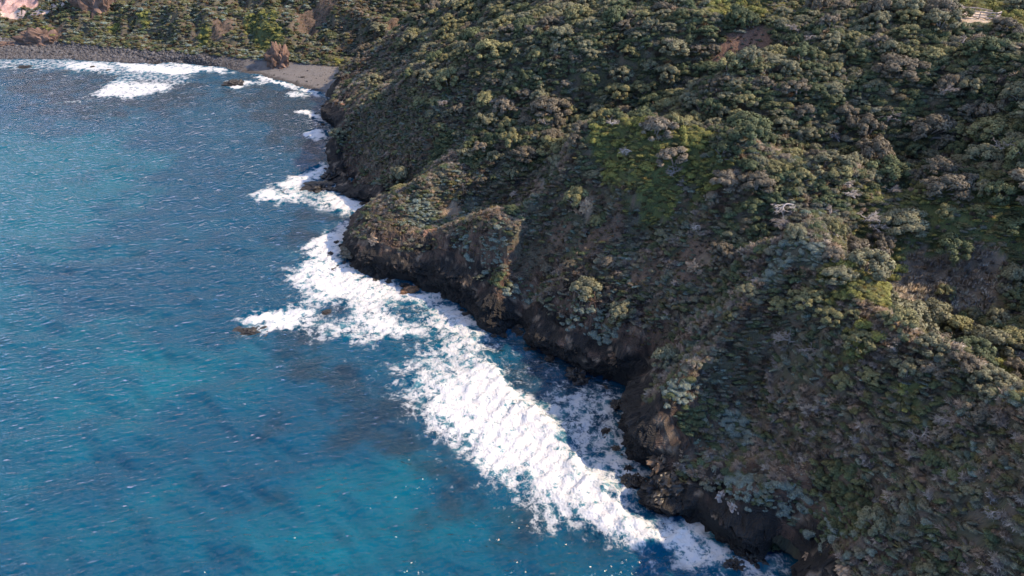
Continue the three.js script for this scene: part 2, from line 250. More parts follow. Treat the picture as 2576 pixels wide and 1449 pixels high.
const foamD = field([
  [0.22, [860, 880], [1020, 930], [1080, 1080], [1180, 1190], [1320, 1260], [1300, 1330], [1180, 1250], [1040, 1120], [930, 1000]],
  [0.16, [600, 640], [760, 600], [760, 760], [560, 790]],
  [0.66, [700, 690], [760, 650], [850, 640], [930, 690], [990, 708], [1060, 724], [1140, 752], [1195, 790], [1228, 840], [1242, 890], [1190, 940], [1080, 975], [990, 935], [985, 905], [1070, 880], [1000, 860], [900, 875], [800, 852], [700, 835], [640, 842], [570, 815], [620, 782], [700, 772], [760, 760], [740, 720]],
  [0.9, [760, 680], [820, 650], [870, 668], [930, 692], [990, 712], [1050, 726], [1110, 750], [1060, 770], [960, 760], [900, 780], [850, 750], [790, 740], [750, 710]],
  [0.9, [900, 775], [980, 800], [1060, 835], [1130, 850], [1170, 880], [1100, 870], [1000, 850], [920, 830]],
  [0.93, [630, 795], [690, 785], [740, 790], [790, 800], [770, 815], [700, 830], [650, 822]],
  [0.8, [1120, 770], [1190, 800], [1225, 845], [1236, 900], [1200, 930], [1150, 870], [1090, 810]],
  [0.3, [780, 775], [830, 762], [890, 770], [880, 800], [810, 812]], [0.38, [960, 770], [1020, 757], [1090, 770], [1075, 800], [1010, 812]], [0.35, [1010, 850], [1110, 842], [1135, 860], [1060, 885]],
  [0.3, [1236, 850], [1330, 856], [1420, 915], [1510, 955], [1450, 985], [1380, 1000], [1330, 990], [1290, 955]],
  [0.64, [1330, 1010], [1420, 985], [1480, 960], [1530, 965], [1600, 990], [1592, 1035], [1568, 1085], [1580, 1125], [1606, 1168], [1650, 1222], [1600, 1260], [1500, 1210], [1430, 1090], [1340, 1030]],
  [0.75, [1540, 975], [1600, 992], [1590, 1040], [1570, 1020]], [0.78, [1500, 1130], [1580, 1130], [1650, 1220], [1560, 1230], [1510, 1190]],
  [0.72, [1010, 930], [1090, 920], [1180, 935], [1100, 985], [1030, 985]],
  [0.72, [1240, 895], [1285, 965], [1312, 1003], [1372, 1053], [1422, 1093], [1452, 1152], [1482, 1202], [1542, 1232], [1602, 1302], [1642, 1342], [1664, 1390], [1640, 1400], [1560, 1384], [1500, 1335], [1420, 1292], [1340, 1250], [1290, 1228], [1220, 1216], [1180, 1162], [1130, 1132], [1080, 1082], [1040, 1037], [1018, 1000], [1035, 980], [1100, 975], [1190, 935]],
  [1.0, [1238, 900], [1285, 968], [1312, 1005], [1372, 1055], [1422, 1095], [1452, 1154], [1482, 1204], [1542, 1234], [1602, 1304], [1642, 1344], [1662, 1390], [1600, 1380], [1500, 1310], [1400, 1240], [1310, 1190], [1230, 1150], [1170, 1090], [1100, 1040], [1080, 1005], [1150, 975]],
  [0.66, [1300, 1235], [1400, 1280], [1500, 1330], [1560, 1380], [1480, 1372], [1440, 1340], [1310, 1345], [1290, 1320], [1340, 1300]],
  [0.3, [1390, 1300], [1450, 1290], [1480, 1330], [1420, 1335]],
  [0.8, [1600, 1250], [1700, 1295], [1760, 1305], [1840, 1380], [1960, 1405], [1985, 1440], [1985, 1475], [1800, 1470], [1700, 1420], [1660, 1400], [1640, 1330]],
  [0.9, [1690, 1300], [1760, 1330], [1830, 1385], [1760, 1380], [1700, 1340]],
  [0.95, [770, 610], [840, 575], [905, 558], [925, 565], [880, 615], [870, 640], [820, 658], [770, 640]],
  [0.6, [620, 490], [660, 470], [720, 450], [760, 425], [835, 402], [840, 440], [800, 450], [860, 480], [940, 520], [935, 548], [870, 542], [790, 525], [700, 512], [640, 507]],
  [1, [700, 465], [760, 440], [830, 408], [838, 432], [790, 452], [740, 475]], [1, [850, 485], [900, 500], [940, 522], [930, 545], [860, 530], [800, 512]], [0.95, [625, 490], [690, 478], [760, 500], [700, 512], [640, 505]],
  [1.5, [743, 278], [772, 274], [800, 292], [850, 330], [860, 345], [820, 316], [780, 296]], [1.2, [765, 335], [800, 322], [830, 340], [805, 353], [775, 348]],
  [0.58, [-40, 150], [60, 148], [180, 149], [300, 156], [400, 160], [500, 180], [470, 210], [400, 240], [330, 250], [215, 246], [260, 212], [290, 192], [170, 178], [60, 176], [-40, 172]],
  [1.0, [290, 158], [400, 165], [505, 180], [450, 188], [330, 178]], [0.85, [225, 240], [300, 205], [400, 212], [440, 215], [380, 238], [300, 248]], [0.85, [150, 158], [270, 158], [290, 178], [190, 176]],
  [0.6, [90, 266], [150, 255], [215, 248], [260, 252], [180, 262]], [0.9, [380, 152], [474, 160], [565, 173], [600, 188], [540, 184], [460, 172]], [1.6, [620, 182], [680, 198], [720, 210], [785, 228], [850, 253], [835, 252], [770, 230], [700, 212], [650, 196]], [1.1, [565, 205], [585, 200], [620, 208], [608, 226], [570, 224]], [0.9, [700, 236], [760, 232], [790, 245], [730, 246]], [0.8, [600, 202], [680, 206], [660, 216], [610, 214]],
], 1.6);
const reefAndShadeD = field([
  [1, [560, 820], [700, 845], [820, 860], [980, 910], [1080, 1080], [1200, 1220], [1340, 1260], [1480, 1400], [1300, 1440], [1180, 1330], [1000, 1200], [860, 1090], [760, 960], [640, 880]],
  [1, [1230, 840], [1400, 910], [1600, 995], [1570, 1090], [1480, 1150], [1400, 1060], [1280, 960]],  // shade of the cliff over the cove, painted as dark water
  [0.9, [740, 520], [940, 540], [900, 600], [860, 660], [780, 620]], [0.8, [0, 160], [300, 200], [500, 190], [560, 260], [400, 280], [150, 300], [0, 220]], [0.9, [560, 180], [850, 260], [850, 340], [860, 400], [720, 420], [640, 300]],
  [1, [780, 765], [900, 765], [890, 810], [800, 815]], [1, [950, 755], [1100, 765], [1080, 810], [980, 815]],
], 5);
const shoalD = field([
  [1, [-300, 350], [330, 320], [420, 420], [250, 520], [300, 640], [150, 700], [-300, 650]], [0.8, [-300, 760], [500, 820], [620, 950], [400, 1050], [-300, 1000]], [1, [700, 1200], [1000, 1250], [1250, 1400], [1300, 1500], [600, 1500], [300, 1330]], [0.9, [-200, 1200], [250, 1250], [250, 1500], [-200, 1500]],
  [0.9, [820, 860], [1000, 870], [1060, 900], [960, 905], [860, 885]], [0.7, [380, 250], [520, 270], [480, 300], [380, 290]], [0.9, [1560, 1390], [1700, 1400], [1760, 1480], [1560, 1500]],
], 10);
// ---------------------------------------------------------------- sea
const WAVES = []; { const r = rng(31); for (let k = 0; k < 46; k++) { const L = 1.9 * Math.pow(7.5, k / 45) * rr(0.9, 1.1, r), a = 1.85 + (r() + r() - 1) * 0.9; WAVES.push([Math.cos(a) * 2 * Math.PI / L, Math.sin(a) * 2 * Math.PI / L, r() * 6.28, 0.012 * Math.pow(L, 0.7)]); } }
const swell = (x, z) => { let s = 0; for (const [kx, kz, p, a] of WAVES) { const q = Math.sin(kx * x + kz * z + p); s += a * (1.1 * q + 0.35 * (q * q - 0.5)); } return s; };
const bore = [[1240, 895], [1285, 965], [1312, 1003], [1372, 1053], [1422, 1093], [1452, 1152], [1482, 1202], [1542, 1232], [1602, 1302], [1642, 1342], [1664, 1390]].map(([u, v]) => at(u, v));
const boreH = (x, z) => { let d = 1e9, side = 0; for (let i = 0; i + 1 < bore.length; i++) { const [ax, az] = bore[i], ex = bore[i + 1][0] - ax, ez = bore[i + 1][1] - az, t = clamp(((x - ax) * ex + (z - az) * ez) / (ex * ex + ez * ez), 0, 1), qx = x - ax - ex * t, qz = z - az - ez * t, q = Math.hypot(qx, qz); if (q < d) { d = q; side = ex * qz - ez * qx; } } return side > 0 ? Math.exp(-d / 7) : sstep(0.9, 0, d); };
const lines = (...parts) => { const o = []; for (const [a, b, s] of parts) for (let n = Math.round((b - a) / s), k = 0; k < n; k++) o.push(a + (b - a) * k / n); o.push(parts.at(-1)[1]); return o; };
{
  const xs = lines([-3000, -400, 130], [-400, -120, 1.3], [-120, 48, 0.55], [48, 200, 12], [200, 3000, 200]), zs = lines([-3000, -400, 200], [-400, -350, 5], [-350, -140, 1.1], [-140, -28, 0.55], [-28, 60, 4], [60, 3000, 140]);
  const p = [], uv = [], ix = [[], [], [], []], NXs = xs.length;
  for (const z of zs) for (const x of xs) {
    const fine = x > -345 && x < 60 && z > -350 && z < -20, D = fine ? foamD(x, z) : 0;
    let y = fine ? swell(x, z) * (1 - 0.75 * D) : 0;
    if (D > 0.02) y += D * (0.2 + 0.5 * fbm(x * 0.5, z * 0.5, 3)) + (x > -30 && z > -120 ? boreH(x, z) * sstep(0.5, 0.9, D) * (1.0 + 0.5 * n2(x * 0.4, z * 0.4)) : 0);
    p.push(x, y, z); uv.push(x, z);
  }
  const ZN = -141;
  for (let j = 0; j + 1 < zs.length; j++) for (let i = 0; i + 1 < NXs; i++) {
    const a = j * NXs + i, cx = (xs[i] + xs[i + 1]) / 2, cz = (zs[j] + zs[j + 1]) / 2;
    if (cx > GX0 && cx < GX1 && cz > GZ0 && cz < GZ1 && SD(cx, cz) > 7) continue;
    ix[(cz > ZN && cx > -125 ? 0 : 1) + (foamD(cx, cz) > 0.5 ? 2 : 0)].push(a, a + NXs, a + 1, a + 1, a + NXs, a + NXs + 1);
  }
  const g = new THREE.BufferGeometry(); g.setAttribute('position', new THREE.Float32BufferAttribute(p, 3)); g.setAttribute('uv', new THREE.Float32BufferAttribute(uv, 2)); g.setIndex(ix[0].concat(ix[1], ix[2], ix[3])); for (let k = 0, o = 0; k < 4; o += ix[k++].length) g.addGroup(o, ix[k].length, k); g.computeVertexNormals();
  const ripple = dataTex(1024, 1024, (d) => {
    const r = rng(5), w = []; for (let k = 0; k < 60; k++) { const L = 0.38 * Math.pow(5.5, r()), a = 1.8 + (r() + r() + r() - 1.5) * 1.1, T = 14; w.push([Math.round(Math.cos(a) * T / L), Math.round(Math.sin(a) * T / L), r() * 6.28, Math.pow(L, 0.9)]); }
    const sn = new Float32Array(1024); for (let i = 0; i < 1024; i++) sn[i] = Math.sin(i / 1024 * 2 * Math.PI);
    const o = new Float32Array(1048576); let mn = 9, mx = -9;
    for (let y = 0; y < 1024; y++) for (let x = 0; x < 1024; x++) { let s = 0; for (const [kx, ky, ph, a] of w) { const q = sn[((kx * x + ky * y + ph * 163) | 0) & 1023]; s += a * (q - 0.4 * q * q); } o[y * 1024 + x] = s; mn = Math.min(mn, s); mx = Math.max(mx, s); }
    for (let i = 0; i < o.length; i++) { const v = 255 * (o[i] - mn) / (mx - mn); d[i * 4] = d[i * 4 + 1] = d[i * 4 + 2] = v; d[i * 4 + 3] = 255; }
  });
  ripple.wrapS = ripple.wrapT = THREE.RepeatWrapping; ripple.repeat.set(1 / 14, 1 / 14);
  const froth = dataTex(1024, 1024, (d) => {
    const r = rng(8), w = []; for (let k = 0; k < 90; k++) { const L = 0.35 * Math.pow(9, r()), a = r() * 6.283; w.push([Math.round(Math.cos(a) * 23 / L), Math.round(Math.sin(a) * 23 / L), r() * 1024, Math.pow(L, 0.8)]); }
    const sn = new Float32Array(1024); for (let i = 0; i < 1024; i++) sn[i] = Math.sin(i / 1024 * 2 * Math.PI);
    for (let y = 0; y < 1024; y++) for (let x = 0; x < 1024; x++) { let s = 0; for (const [kx, ky, ph, a] of w) s += a * sn[((kx * x + ky * y + ph) | 0) & 1023]; const v = clamp(128 + s * 11, 0, 255), i = (y * 1024 + x) * 4; d[i] = d[i + 1] = d[i + 2] = v; d[i + 3] = 255; }
  });
  froth.wrapS = froth.wrapT = THREE.RepeatWrapping; froth.repeat.set(1 / 23, 1 / 23);
  const seaMat = (x0, x1, z0, z1, W, Hh) => {
    const map = dataTex(W, Hh, (d) => {
      for (let j = 0; j < Hh; j++) for (let i = 0; i < W; i++) {
        const x = lerp(x0, x1, (i + 0.5) / W), z = lerp(z0, z1, (j + 0.5) / Hh), k = (j * W + i) * 4;
        const wx = x + 1.9 * n2(x * 0.15, z * 0.15) + 0.8 * n2(x * 0.5 + 5, z * 0.5), wz = z + 1.9 * n2b(x * 0.15, z * 0.15) + 0.8 * n2b(x * 0.5, z * 0.5);
        const D = Math.min(1.02, foamD(wx, wz)), big = fbm(x * 0.018, z * 0.018, 3);
        const px = x + 7 * n2b(x * 0.05, z * 0.05), pz = z + 7 * n2(x * 0.05 + 4, z * 0.05), reef = sstep(0.1, 1.0, reefAndShadeD(px, pz) + fbm(x * 0.09, z * 0.09, 4) * 0.7), shoal = sstep(0.05, 1.1, shoalD(px, pz) + big * 0.6 + fbm(x * 0.07, z * 0.07, 3) * 0.3);
        let c = mix3([0.003, 0.053, 0.106], [0.0015, 0.096, 0.148], shoal); c = mix3(c, [0.013, 0.024, 0.04], reef * 0.72);  // the same dark tint paints the reef and the cliff shade in the cove
        let f = 0;
        if (D > 0.015) {
          const wp = fbm(x * 0.5, z * 0.5, 2) * 1.1, wq = fbm(x * 0.5 + 31, z * 0.5, 2) * 1.1, [a, b] = worley((x + wp) * 0.62, (z + wq) * 0.62), [a2, b2] = worley((x + wq) * 1.7 + 9, (z - wp) * 1.7), [a3, b3] = worley((x - wp * 0.5) * 3.6, (z + wq * 0.5) * 3.6 + 5);
          const fil = 1 - Math.min(1, Math.abs(n2((x + wp * 1.5) * 0.42 + 3, (z + wq * 1.5) * 0.42)) * 3.2), lace0 = 1 - (0.46 * Math.min(1, (b - a) * 1.5) + 0.32 * Math.min(1, (b2 - a2) * 1.5) + 0.22 * Math.min(1, (b3 - a3) * 1.5)), lace = Math.max(lace0, fil * 0.85), v = lace * 0.8 + 0.02 + fbm(x * 0.33, z * 0.33, 3) * 0.48;
          f = Math.pow(sstep(1 - D - 0.2, 1 - D + 0.34, v), 1.9) * sstep(0.015, 0.12, D);
          c = mix3(c, [0.1, 0.27, 0.31], clamp(sstep(0.45, 1.0, D + fbm(x * 0.2, z * 0.2, 2) * 0.35) * 0.6, 0, 1) * (1 - reef * 0.45));
          c = mix3(c, mix3([0.33, 0.36, 0.39], [0.53, 0.545, 0.56], sstep(0.5, 0.95, D)), f);
        }
        for (let q = 0; q < 3; q++) d[k + q] = clamp(toS(c[q]), 0, 255); d[k + 3] = 255;
      }
    }, true);
    for (const t of [map]) { t.repeat.set(1 / (x1 - x0), 1 / (z1 - z0)); t.offset.set(-x0 / (x1 - x0), -z0 / (z1 - z0)); }
    const m = new THREE.MeshPhysicalMaterial({ map, roughness: 1, specularIntensity: 0 }), f = m.clone(); f.bumpMap = froth; f.bumpScale = 0.13; return [m, f];
  };
  const [m0, f0] = seaMat(-126, 50, -142, -26, 2048, 1350), [m1, f1] = seaMat(-345, 10, -350, -138, 2048, 1224);
  put(new THREE.Mesh(g, [m0, m1, f0, f1]), 'sea', 'structure');   // the body of the water, which scatters light back
  const top = new THREE.BufferGeometry(), q = p.slice(); for (let k = 1; k < q.length; k += 3) q[k] += 0.05;
  top.setAttribute('position', new THREE.Float32BufferAttribute(q, 3)); top.setAttribute('uv', new THREE.Float32BufferAttribute(uv, 2)); top.setIndex(ix[0].concat(ix[1])); top.computeVertexNormals();
  put(new THREE.Mesh(top, new THREE.MeshPhysicalMaterial({ color: 0xffffff, roughness: 0.2, transmission: 1, thickness: 0, ior: 1.33, bumpMap: ripple, bumpScale: 0.55 })), 'water_surface', 'structure');   // its clear skin, which mirrors the sky
}
console.log('sea done');
// ---------------------------------------------------------------- plant shapes
const buf = () => ({ p: [], n: [], c: [] });
const V3 = (x, y, z) => new THREE.Vector3(x, y, z);
function leaf(b, x, y, z, nx, ny, nz, s, tone, r, soft = 0.55) { // one small leaf-spray face
  let jx = nx + (r() - 0.5) * 1.5, jy = ny + (r() - 0.5) * 1.5 + 0.15, jz = nz + (r() - 0.5) * 1.5, l = Math.hypot(jx, jy, jz) || 1; jx /= l; jy /= l; jz /= l;
  let ux = jy * 0.3 - jz, uy = jz * 0.2 - jx * 0.3, uz = jx - jy * 0.2; l = Math.hypot(ux, uy, uz) || 1; ux /= l; uy /= l; uz /= l;
  const vx = jy * uz - jz * uy, vy = jz * ux - jx * uz, vz = jx * uy - jy * ux, a = r() * 6.28;
  let mx = nx * soft + jx * (1 - soft), my = ny * soft + jy * (1 - soft), mz = nz * soft + jz * (1 - soft); l = Math.hypot(mx, my, mz) || 1;
  for (let k = 0; k < 3; k++) { const q = a + k * 2.094 + (r() - 0.5) * 0.7, e = s * (0.7 + r() * 0.7), c = Math.cos(q) * e, d = Math.sin(q) * e; b.p.push(x + ux * c + vx * d, y + uy * c + vy * d, z + uz * c + vz * d); b.n.push(mx / l, my / l, mz / l); b.c.push(tone[0], tone[1], tone[2]); }
}
function clump(b, cx, cy, cz, rad, n, s, r, hue = 0.12, lowest = -0.25) {
  const t0 = 0.82 + r() * 0.36;
  for (let k = 0; k < n; k++) {
    const y = lowest + (1 - lowest) * Math.pow(r(), 0.85), a = r() * 6.283, q = Math.sqrt(Math.max(0, 1 - y * y)), x = Math.cos(a) * q, z = Math.sin(a) * q, d = rad * (0.82 + 0.26 * r()), t = t0 * (0.72 + 0.56 * r());
    leaf(b, cx + x * d, cy + y * d * 0.86, cz + z * d, x, y, z, s, [t * (1 + (r() - 0.5) * hue), t, t * (1 + (r() - 0.5) * hue)], r);
  }
}
function core(b, cx, cy, cz, rad, tone) { // the dense inside of a clump, darker in tone than its leaves
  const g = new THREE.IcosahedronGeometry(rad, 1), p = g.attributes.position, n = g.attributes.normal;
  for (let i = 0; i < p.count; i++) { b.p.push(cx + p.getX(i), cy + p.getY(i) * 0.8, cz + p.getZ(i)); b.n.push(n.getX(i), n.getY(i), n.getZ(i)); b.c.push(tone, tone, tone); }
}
function tube(b, pts, r0, r1, sides, tone) {
  const ring = [];
  for (let i = 0; i < pts.length; i++) {
    const t = V3().subVectors(pts[Math.min(i + 1, pts.length - 1)], pts[Math.max(i - 1, 0)]).normalize(), u = V3(t.y, -t.x, 0.31).cross(t).normalize(), w = V3().crossVectors(t, u), e = lerp(r0, r1, i / (pts.length - 1));
    ring.push([...Array(sides)].map((_, k) => { const a = k / sides * 6.283, d = u.clone().multiplyScalar(Math.cos(a)).addScaledVector(w, Math.sin(a)); return [pts[i].clone().addScaledVector(d, e), d]; }));
  }
  for (let i = 0; i + 1 < ring.length; i++) for (let k = 0; k < sides; k++) { const q = (k + 1) % sides; for (const [P, N] of [ring[i][k], ring[i + 1][k], ring[i][q], ring[i][q], ring[i + 1][k], ring[i + 1][q]]) { b.p.push(P.x, P.y, P.z); b.n.push(N.x, N.y, N.z); b.c.push(tone, tone, tone); } }
}
// rounded wind-pruned coastal tree, crown radius 1, foot at the origin
function treeShape(seed, nClump, flat, open) {
  const r = rng(seed), crown = buf(), trunk = buf(), C = [], lean = [rr(-0.2, 0.1, r), rr(-0.12, 0.12, r)];
  for (let k = 0; k < nClump; k++) { const q = Math.sqrt((k + 0.5) / nClump), a = k * 2.39996 + r() * 1.1, x = Math.cos(a) * q * rr(0.6, 0.98, r), z = Math.sin(a) * q * rr(0.6, 0.98, r); C.push([x + lean[0], (0.34 + 0.62 * Math.sqrt(1 - q * q * 0.8)) * flat + rr(-0.13, 0.11, r), z + lean[1], rr(0.14, 0.34, r)]); }
  for (let k = 0; k < nClump * 0.5; k++) { const a = r() * 6.283, q = rr(0.65, 0.92, r); C.push([Math.cos(a) * q + lean[0], rr(0.08, 0.4, r) * flat, Math.sin(a) * q + lean[1], rr(0.11, 0.26, r)]); }
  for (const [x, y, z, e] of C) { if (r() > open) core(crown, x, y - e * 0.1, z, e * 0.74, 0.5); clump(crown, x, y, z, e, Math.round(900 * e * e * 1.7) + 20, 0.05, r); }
  for (let k = 0; k < 5; k++) { const c = C[Math.floor(r() * C.length)], m = V3(c[0] * 0.35 + rr(-0.08, 0.08, r), c[1] * 0.5, c[2] * 0.35 + rr(-0.08, 0.08, r)); tube(trunk, [V3(rr(-0.06, 0.06, r), -0.25, rr(-0.06, 0.06, r)), m, V3(c[0], c[1], c[2])], 0.055, 0.018, 5, 1); }
  if (open > 0.2) for (let k = 0; k < 22; k++) { const c = C[Math.floor(r() * C.length)], s = V3(c[0] * 0.3, c[1] * 0.45, c[2] * 0.3), e = V3(c[0] * 1.12, c[1] * rr(0.9, 1.25, r) + 0.06, c[2] * 1.12), m = s.clone().lerp(e, 0.55).add(V3(rr(-0.1, 0.1, r), rr(-0.05, 0.1, r), rr(-0.1, 0.1, r))); tube(trunk, [s, m, e], 0.022, 0.008, 4, 1.1); }
  return { crown: geo(crown), trunk: geo(trunk) };
}
// low shrub: a few small domes of leaf sprays, radius 1
function shrubShape(seed, domes, per, s, twig = 0) {
  const r = rng(seed), b = buf();
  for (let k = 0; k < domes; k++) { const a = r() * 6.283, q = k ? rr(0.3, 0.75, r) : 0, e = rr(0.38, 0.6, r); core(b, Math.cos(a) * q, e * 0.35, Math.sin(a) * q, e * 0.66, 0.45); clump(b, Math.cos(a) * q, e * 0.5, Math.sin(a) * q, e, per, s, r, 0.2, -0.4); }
  for (let k = 0; k < twig; k++) { const a = r() * 6.283, t = rr(0.15, 1.25, r), L = rr(0.5, 1.05, r), d = V3(Math.cos(a) * Math.sin(t), Math.cos(t), Math.sin(a) * Math.sin(t)), o = V3(rr(-0.3, 0.3, r), 0, rr(-0.3, 0.3, r)), w = V3(-d.z, 0.1, d.x).normalize().multiplyScalar(0.035), e = o.clone().addScaledVector(d, L), n = d.clone().add(V3(0, 0.6, 0)).normalize(), tn = rr(0.9, 1.7, r); for (const P of [o.clone().add(w), o.clone().sub(w), e]) { b.p.push(P.x, P.y, P.z); b.n.push(n.x, n.y, n.z); b.c.push(tn, tn * 0.96, tn * 0.95); } }
  return geo(b);
}
function twigShape(seed, n) { // leafless twiggy bush
  const r = rng(seed), b = buf();
  for (let k = 0; k < n; k++) {
    const a = r() * 6.283, t = rr(0.1, 1.35, r), L = rr(0.6, 1.15, r), d = V3(Math.cos(a) * Math.sin(t), Math.cos(t) * 0.8, Math.sin(a) * Math.sin(t)), o = V3(rr(-0.35, 0.35, r), rr(0, 0.25, r), rr(-0.35, 0.35, r)), m = o.clone().addScaledVector(d, L * 0.6).add(V3(rr(-0.12, 0.12, r), rr(-0.05, 0.12, r), rr(-0.12, 0.12, r))), e = o.clone().addScaledVector(d, L).add(V3(rr(-0.2, 0.2, r), rr(-0.1, 0.2, r), rr(-0.2, 0.2, r)));
    const w = V3(-d.z, rr(-0.4, 0.4, r), d.x).normalize().multiplyScalar(0.05), nn = d.clone().multiplyScalar(0.6).add(V3(0, 0.7, 0)).normalize(), tn = rr(0.7, 1.4, r);
    for (const P of [o.clone().add(w), o.clone().sub(w), m.clone().add(w), m.clone().add(w), m.clone().sub(w), e]) { b.p.push(P.x, P.y, P.z); b.n.push(nn.x, nn.y, nn.z); b.c.push(tn, tn, tn); }
  }
  return geo(b);
}
function tuftShape(seed, n, w, lean) { // grass or reed tuft
  const r = rng(seed), b = buf();
  for (let k = 0; k < n; k++) { const a = r() * 6.283, q = Math.sqrt(r()) * 0.7, x = Math.cos(a) * q, z = Math.sin(a) * q, L = rr(0.5, 1, r), ex = x + Math.cos(a) * lean * r() + rr(-0.2, 0.2, r), ez = z + Math.sin(a) * lean * r() + rr(-0.2, 0.2, r), o = r() * 6.28, tn = rr(0.7, 1.3, r); for (const [px, py, pz] of [[x + Math.cos(o) * w, 0, z + Math.sin(o) * w], [x - Math.cos(o) * w, 0, z - Math.sin(o) * w], [ex, L, ez]]) { b.p.push(px, py, pz); b.n.push(Math.cos(a) * 0.3, 0.9, Math.sin(a) * 0.3); b.c.push(tn, tn, tn); } }
  return geo(b);
}
function deadShape(seed, fallen) { // bare, weathered tree: twisting limbs, radius about 1
  const r = rng(seed), trunk = buf(), limbs = buf();
  const grow = (b, o, d, L, w, depth) => {
    const pts = [o]; let p = o.clone(), q = d.clone(); for (let k = 0; k < 3; k++) { q.add(V3(rr(-0.45, 0.45, r), rr(-0.24, 0.2, r), rr(-0.45, 0.45, r))).normalize(); p = p.clone().addScaledVector(q, L / 3); pts.push(p); }
    tube(b, pts, w, w * 0.5, depth > 1 ? 3 : 5, rr(0.85, 1.15, r));
    if (depth < 5) for (let k = 0, n = depth < 1 ? 5 : depth < 4 ? 3 : 2; k < n; k++) grow(limbs, pts[1 + Math.floor(r() * 3)], q.clone().add(V3(rr(-1.1, 1.1, r), rr(-0.5, 0.35, r), rr(-1.1, 1.1, r))).normalize(), L * rr(0.55, 0.8, r), w * 0.62, depth + 1);
  };
  grow(trunk, V3(0, -0.1, 0), fallen ? V3(-0.9, 0.35, 0.3).normalize() : V3(rr(-0.9, 0.5, r), 0.7, rr(-0.7, 0.7, r)).normalize(), 0.55, 0.06, 0);
  return { trunk: geo(trunk), limbs: geo(limbs) };
}
const TREES = [treeShape(101, 17, 0.95, 0), treeShape(102, 22, 0.85, 0.1), treeShape(103, 15, 1.0, 0), treeShape(104, 24, 0.7, 0.35), treeShape(105, 19, 0.8, 0.6)];
const SHRUBS = [shrubShape(201, 5, 190, 0.085), shrubShape(202, 6, 160, 0.09), shrubShape(203, 4, 200, 0.08, 14)];
const DOMES = [shrubShape(211, 7, 170, 0.07), shrubShape(212, 6, 190, 0.068)];
const TWIGS = [twigShape(221, 150), twigShape(222, 180)];
const DEADS = [deadShape(231, false), deadShape(232, true), deadShape(233, false), deadShape(234, true), deadShape(235, false)];
const TUFTS = [tuftShape(241, 70, 0.075, 0.6), tuftShape(242, 90, 0.07, 0.8)];
console.log('tris', TREES.map((t) => t.crown.attributes.position.count / 3), SHRUBS[0].attributes.position.count / 3, DEADS.map((d) => d.limbs.attributes.position.count / 3));

const foliage = (r, g, b, o = {}) => new THREE.MeshStandardMaterial({ color: new THREE.Color().setRGB(r, g, b), vertexColors: true, roughness: 0.85, side: THREE.DoubleSide, ...o });
const TINTS = [
  { word: 'grey-green', m: foliage(0.165, 0.165, 0.098) }, { word: 'olive', m: foliage(0.185, 0.18, 0.08) }, { word: 'dark green', m: foliage(0.078, 0.1, 0.045) }, { word: 'pinkish grey', m: foliage(0.175, 0.152, 0.112) }, { word: 'brownish grey', m: foliage(0.125, 0.11, 0.078) },
];
const LEAFY = foliage(1, 1, 1), BARK = foliage(0.2, 0.175, 0.155), PALEBARK = foliage(0.28, 0.25, 0.23), WHITEWOOD = foliage(0.42, 0.385, 0.355);
const LIMEM = foliage(0.2, 0.205, 0.052), SILVERM = foliage(0.19, 0.235, 0.2);
// ---------------------------------------------------------------- where a plant stands, told by what is near it
const SPOTS = [
  [2440, 60, 'just below the fenced lookout'], [2100, 60, 'along the top edge of the slope'], [1870, 150, 'beside the reddish bare scar'], [1600, 80, 'on the high shoulder above the bay'], [1300, 150, 'on the far spur above the beach'], [2250, 220, 'in the shaded bowl below the lookout'], [2520, 300, 'on the slope by the frame edge below the lookout'], [1680, 260, 'on the sunlit rib above the green clearing'], [1450, 260, 'in the dense wood of the middle gully'], [1250, 300, 'above the dark headland cove'], [1640, 380, 'in the bright green clearing'], [1850, 400, 'at the foot of the shaded bowl'], [2150, 500, 'among the bleached dead trees'], [2450, 480, 'on the olive shelf above the reeds'], [1400, 420, 'behind the rocky outcrop'], [1700, 520, 'beside the pale rocky outcrop'], [2000, 640, 'in the gully before the near ridge'], [2200, 690, 'by the vivid green bush'], [2420, 690, 'by the pale reed bed'], [2100, 790, 'on the crest of the near ridge'], [2400, 850, 'on the sunlit back of the near ridge'], [2450, 1000, 'below the sunlit near ridge'], [2150, 950, 'on the shaded face of the near ridge'], [1900, 1050, 'above the near cove'], [2300, 1200, 'on the lower slope nearest the viewer'], [2050, 1300, 'above the sea cave'], [1100, 450, 'on the nose above the foaming inlet'], [1300, 600, 'on the face above the long black cliff'], [1500, 700, 'on the brown face above the cove'], [700, 60, 'on the far bay slope'], [300, 60, 'on the far slope behind the cobble beach'],
];
const spotOf = (u, v) => { let b = 1e9, s = ''; for (const [x, y, w] of SPOTS) { const d = (x - u) ** 2 + (1.6 * (y - v)) ** 2; if (d < b) { b = d; s = w; } } return s; };
const inView = (x, y, z, m = 60) => { const [u, v, c] = seen(x, y, z); return c > 5 && u > -m * 2 && u < 2576 + m + (m ? 330 : 0) && v > -m && v < 1449 + m * 2; };
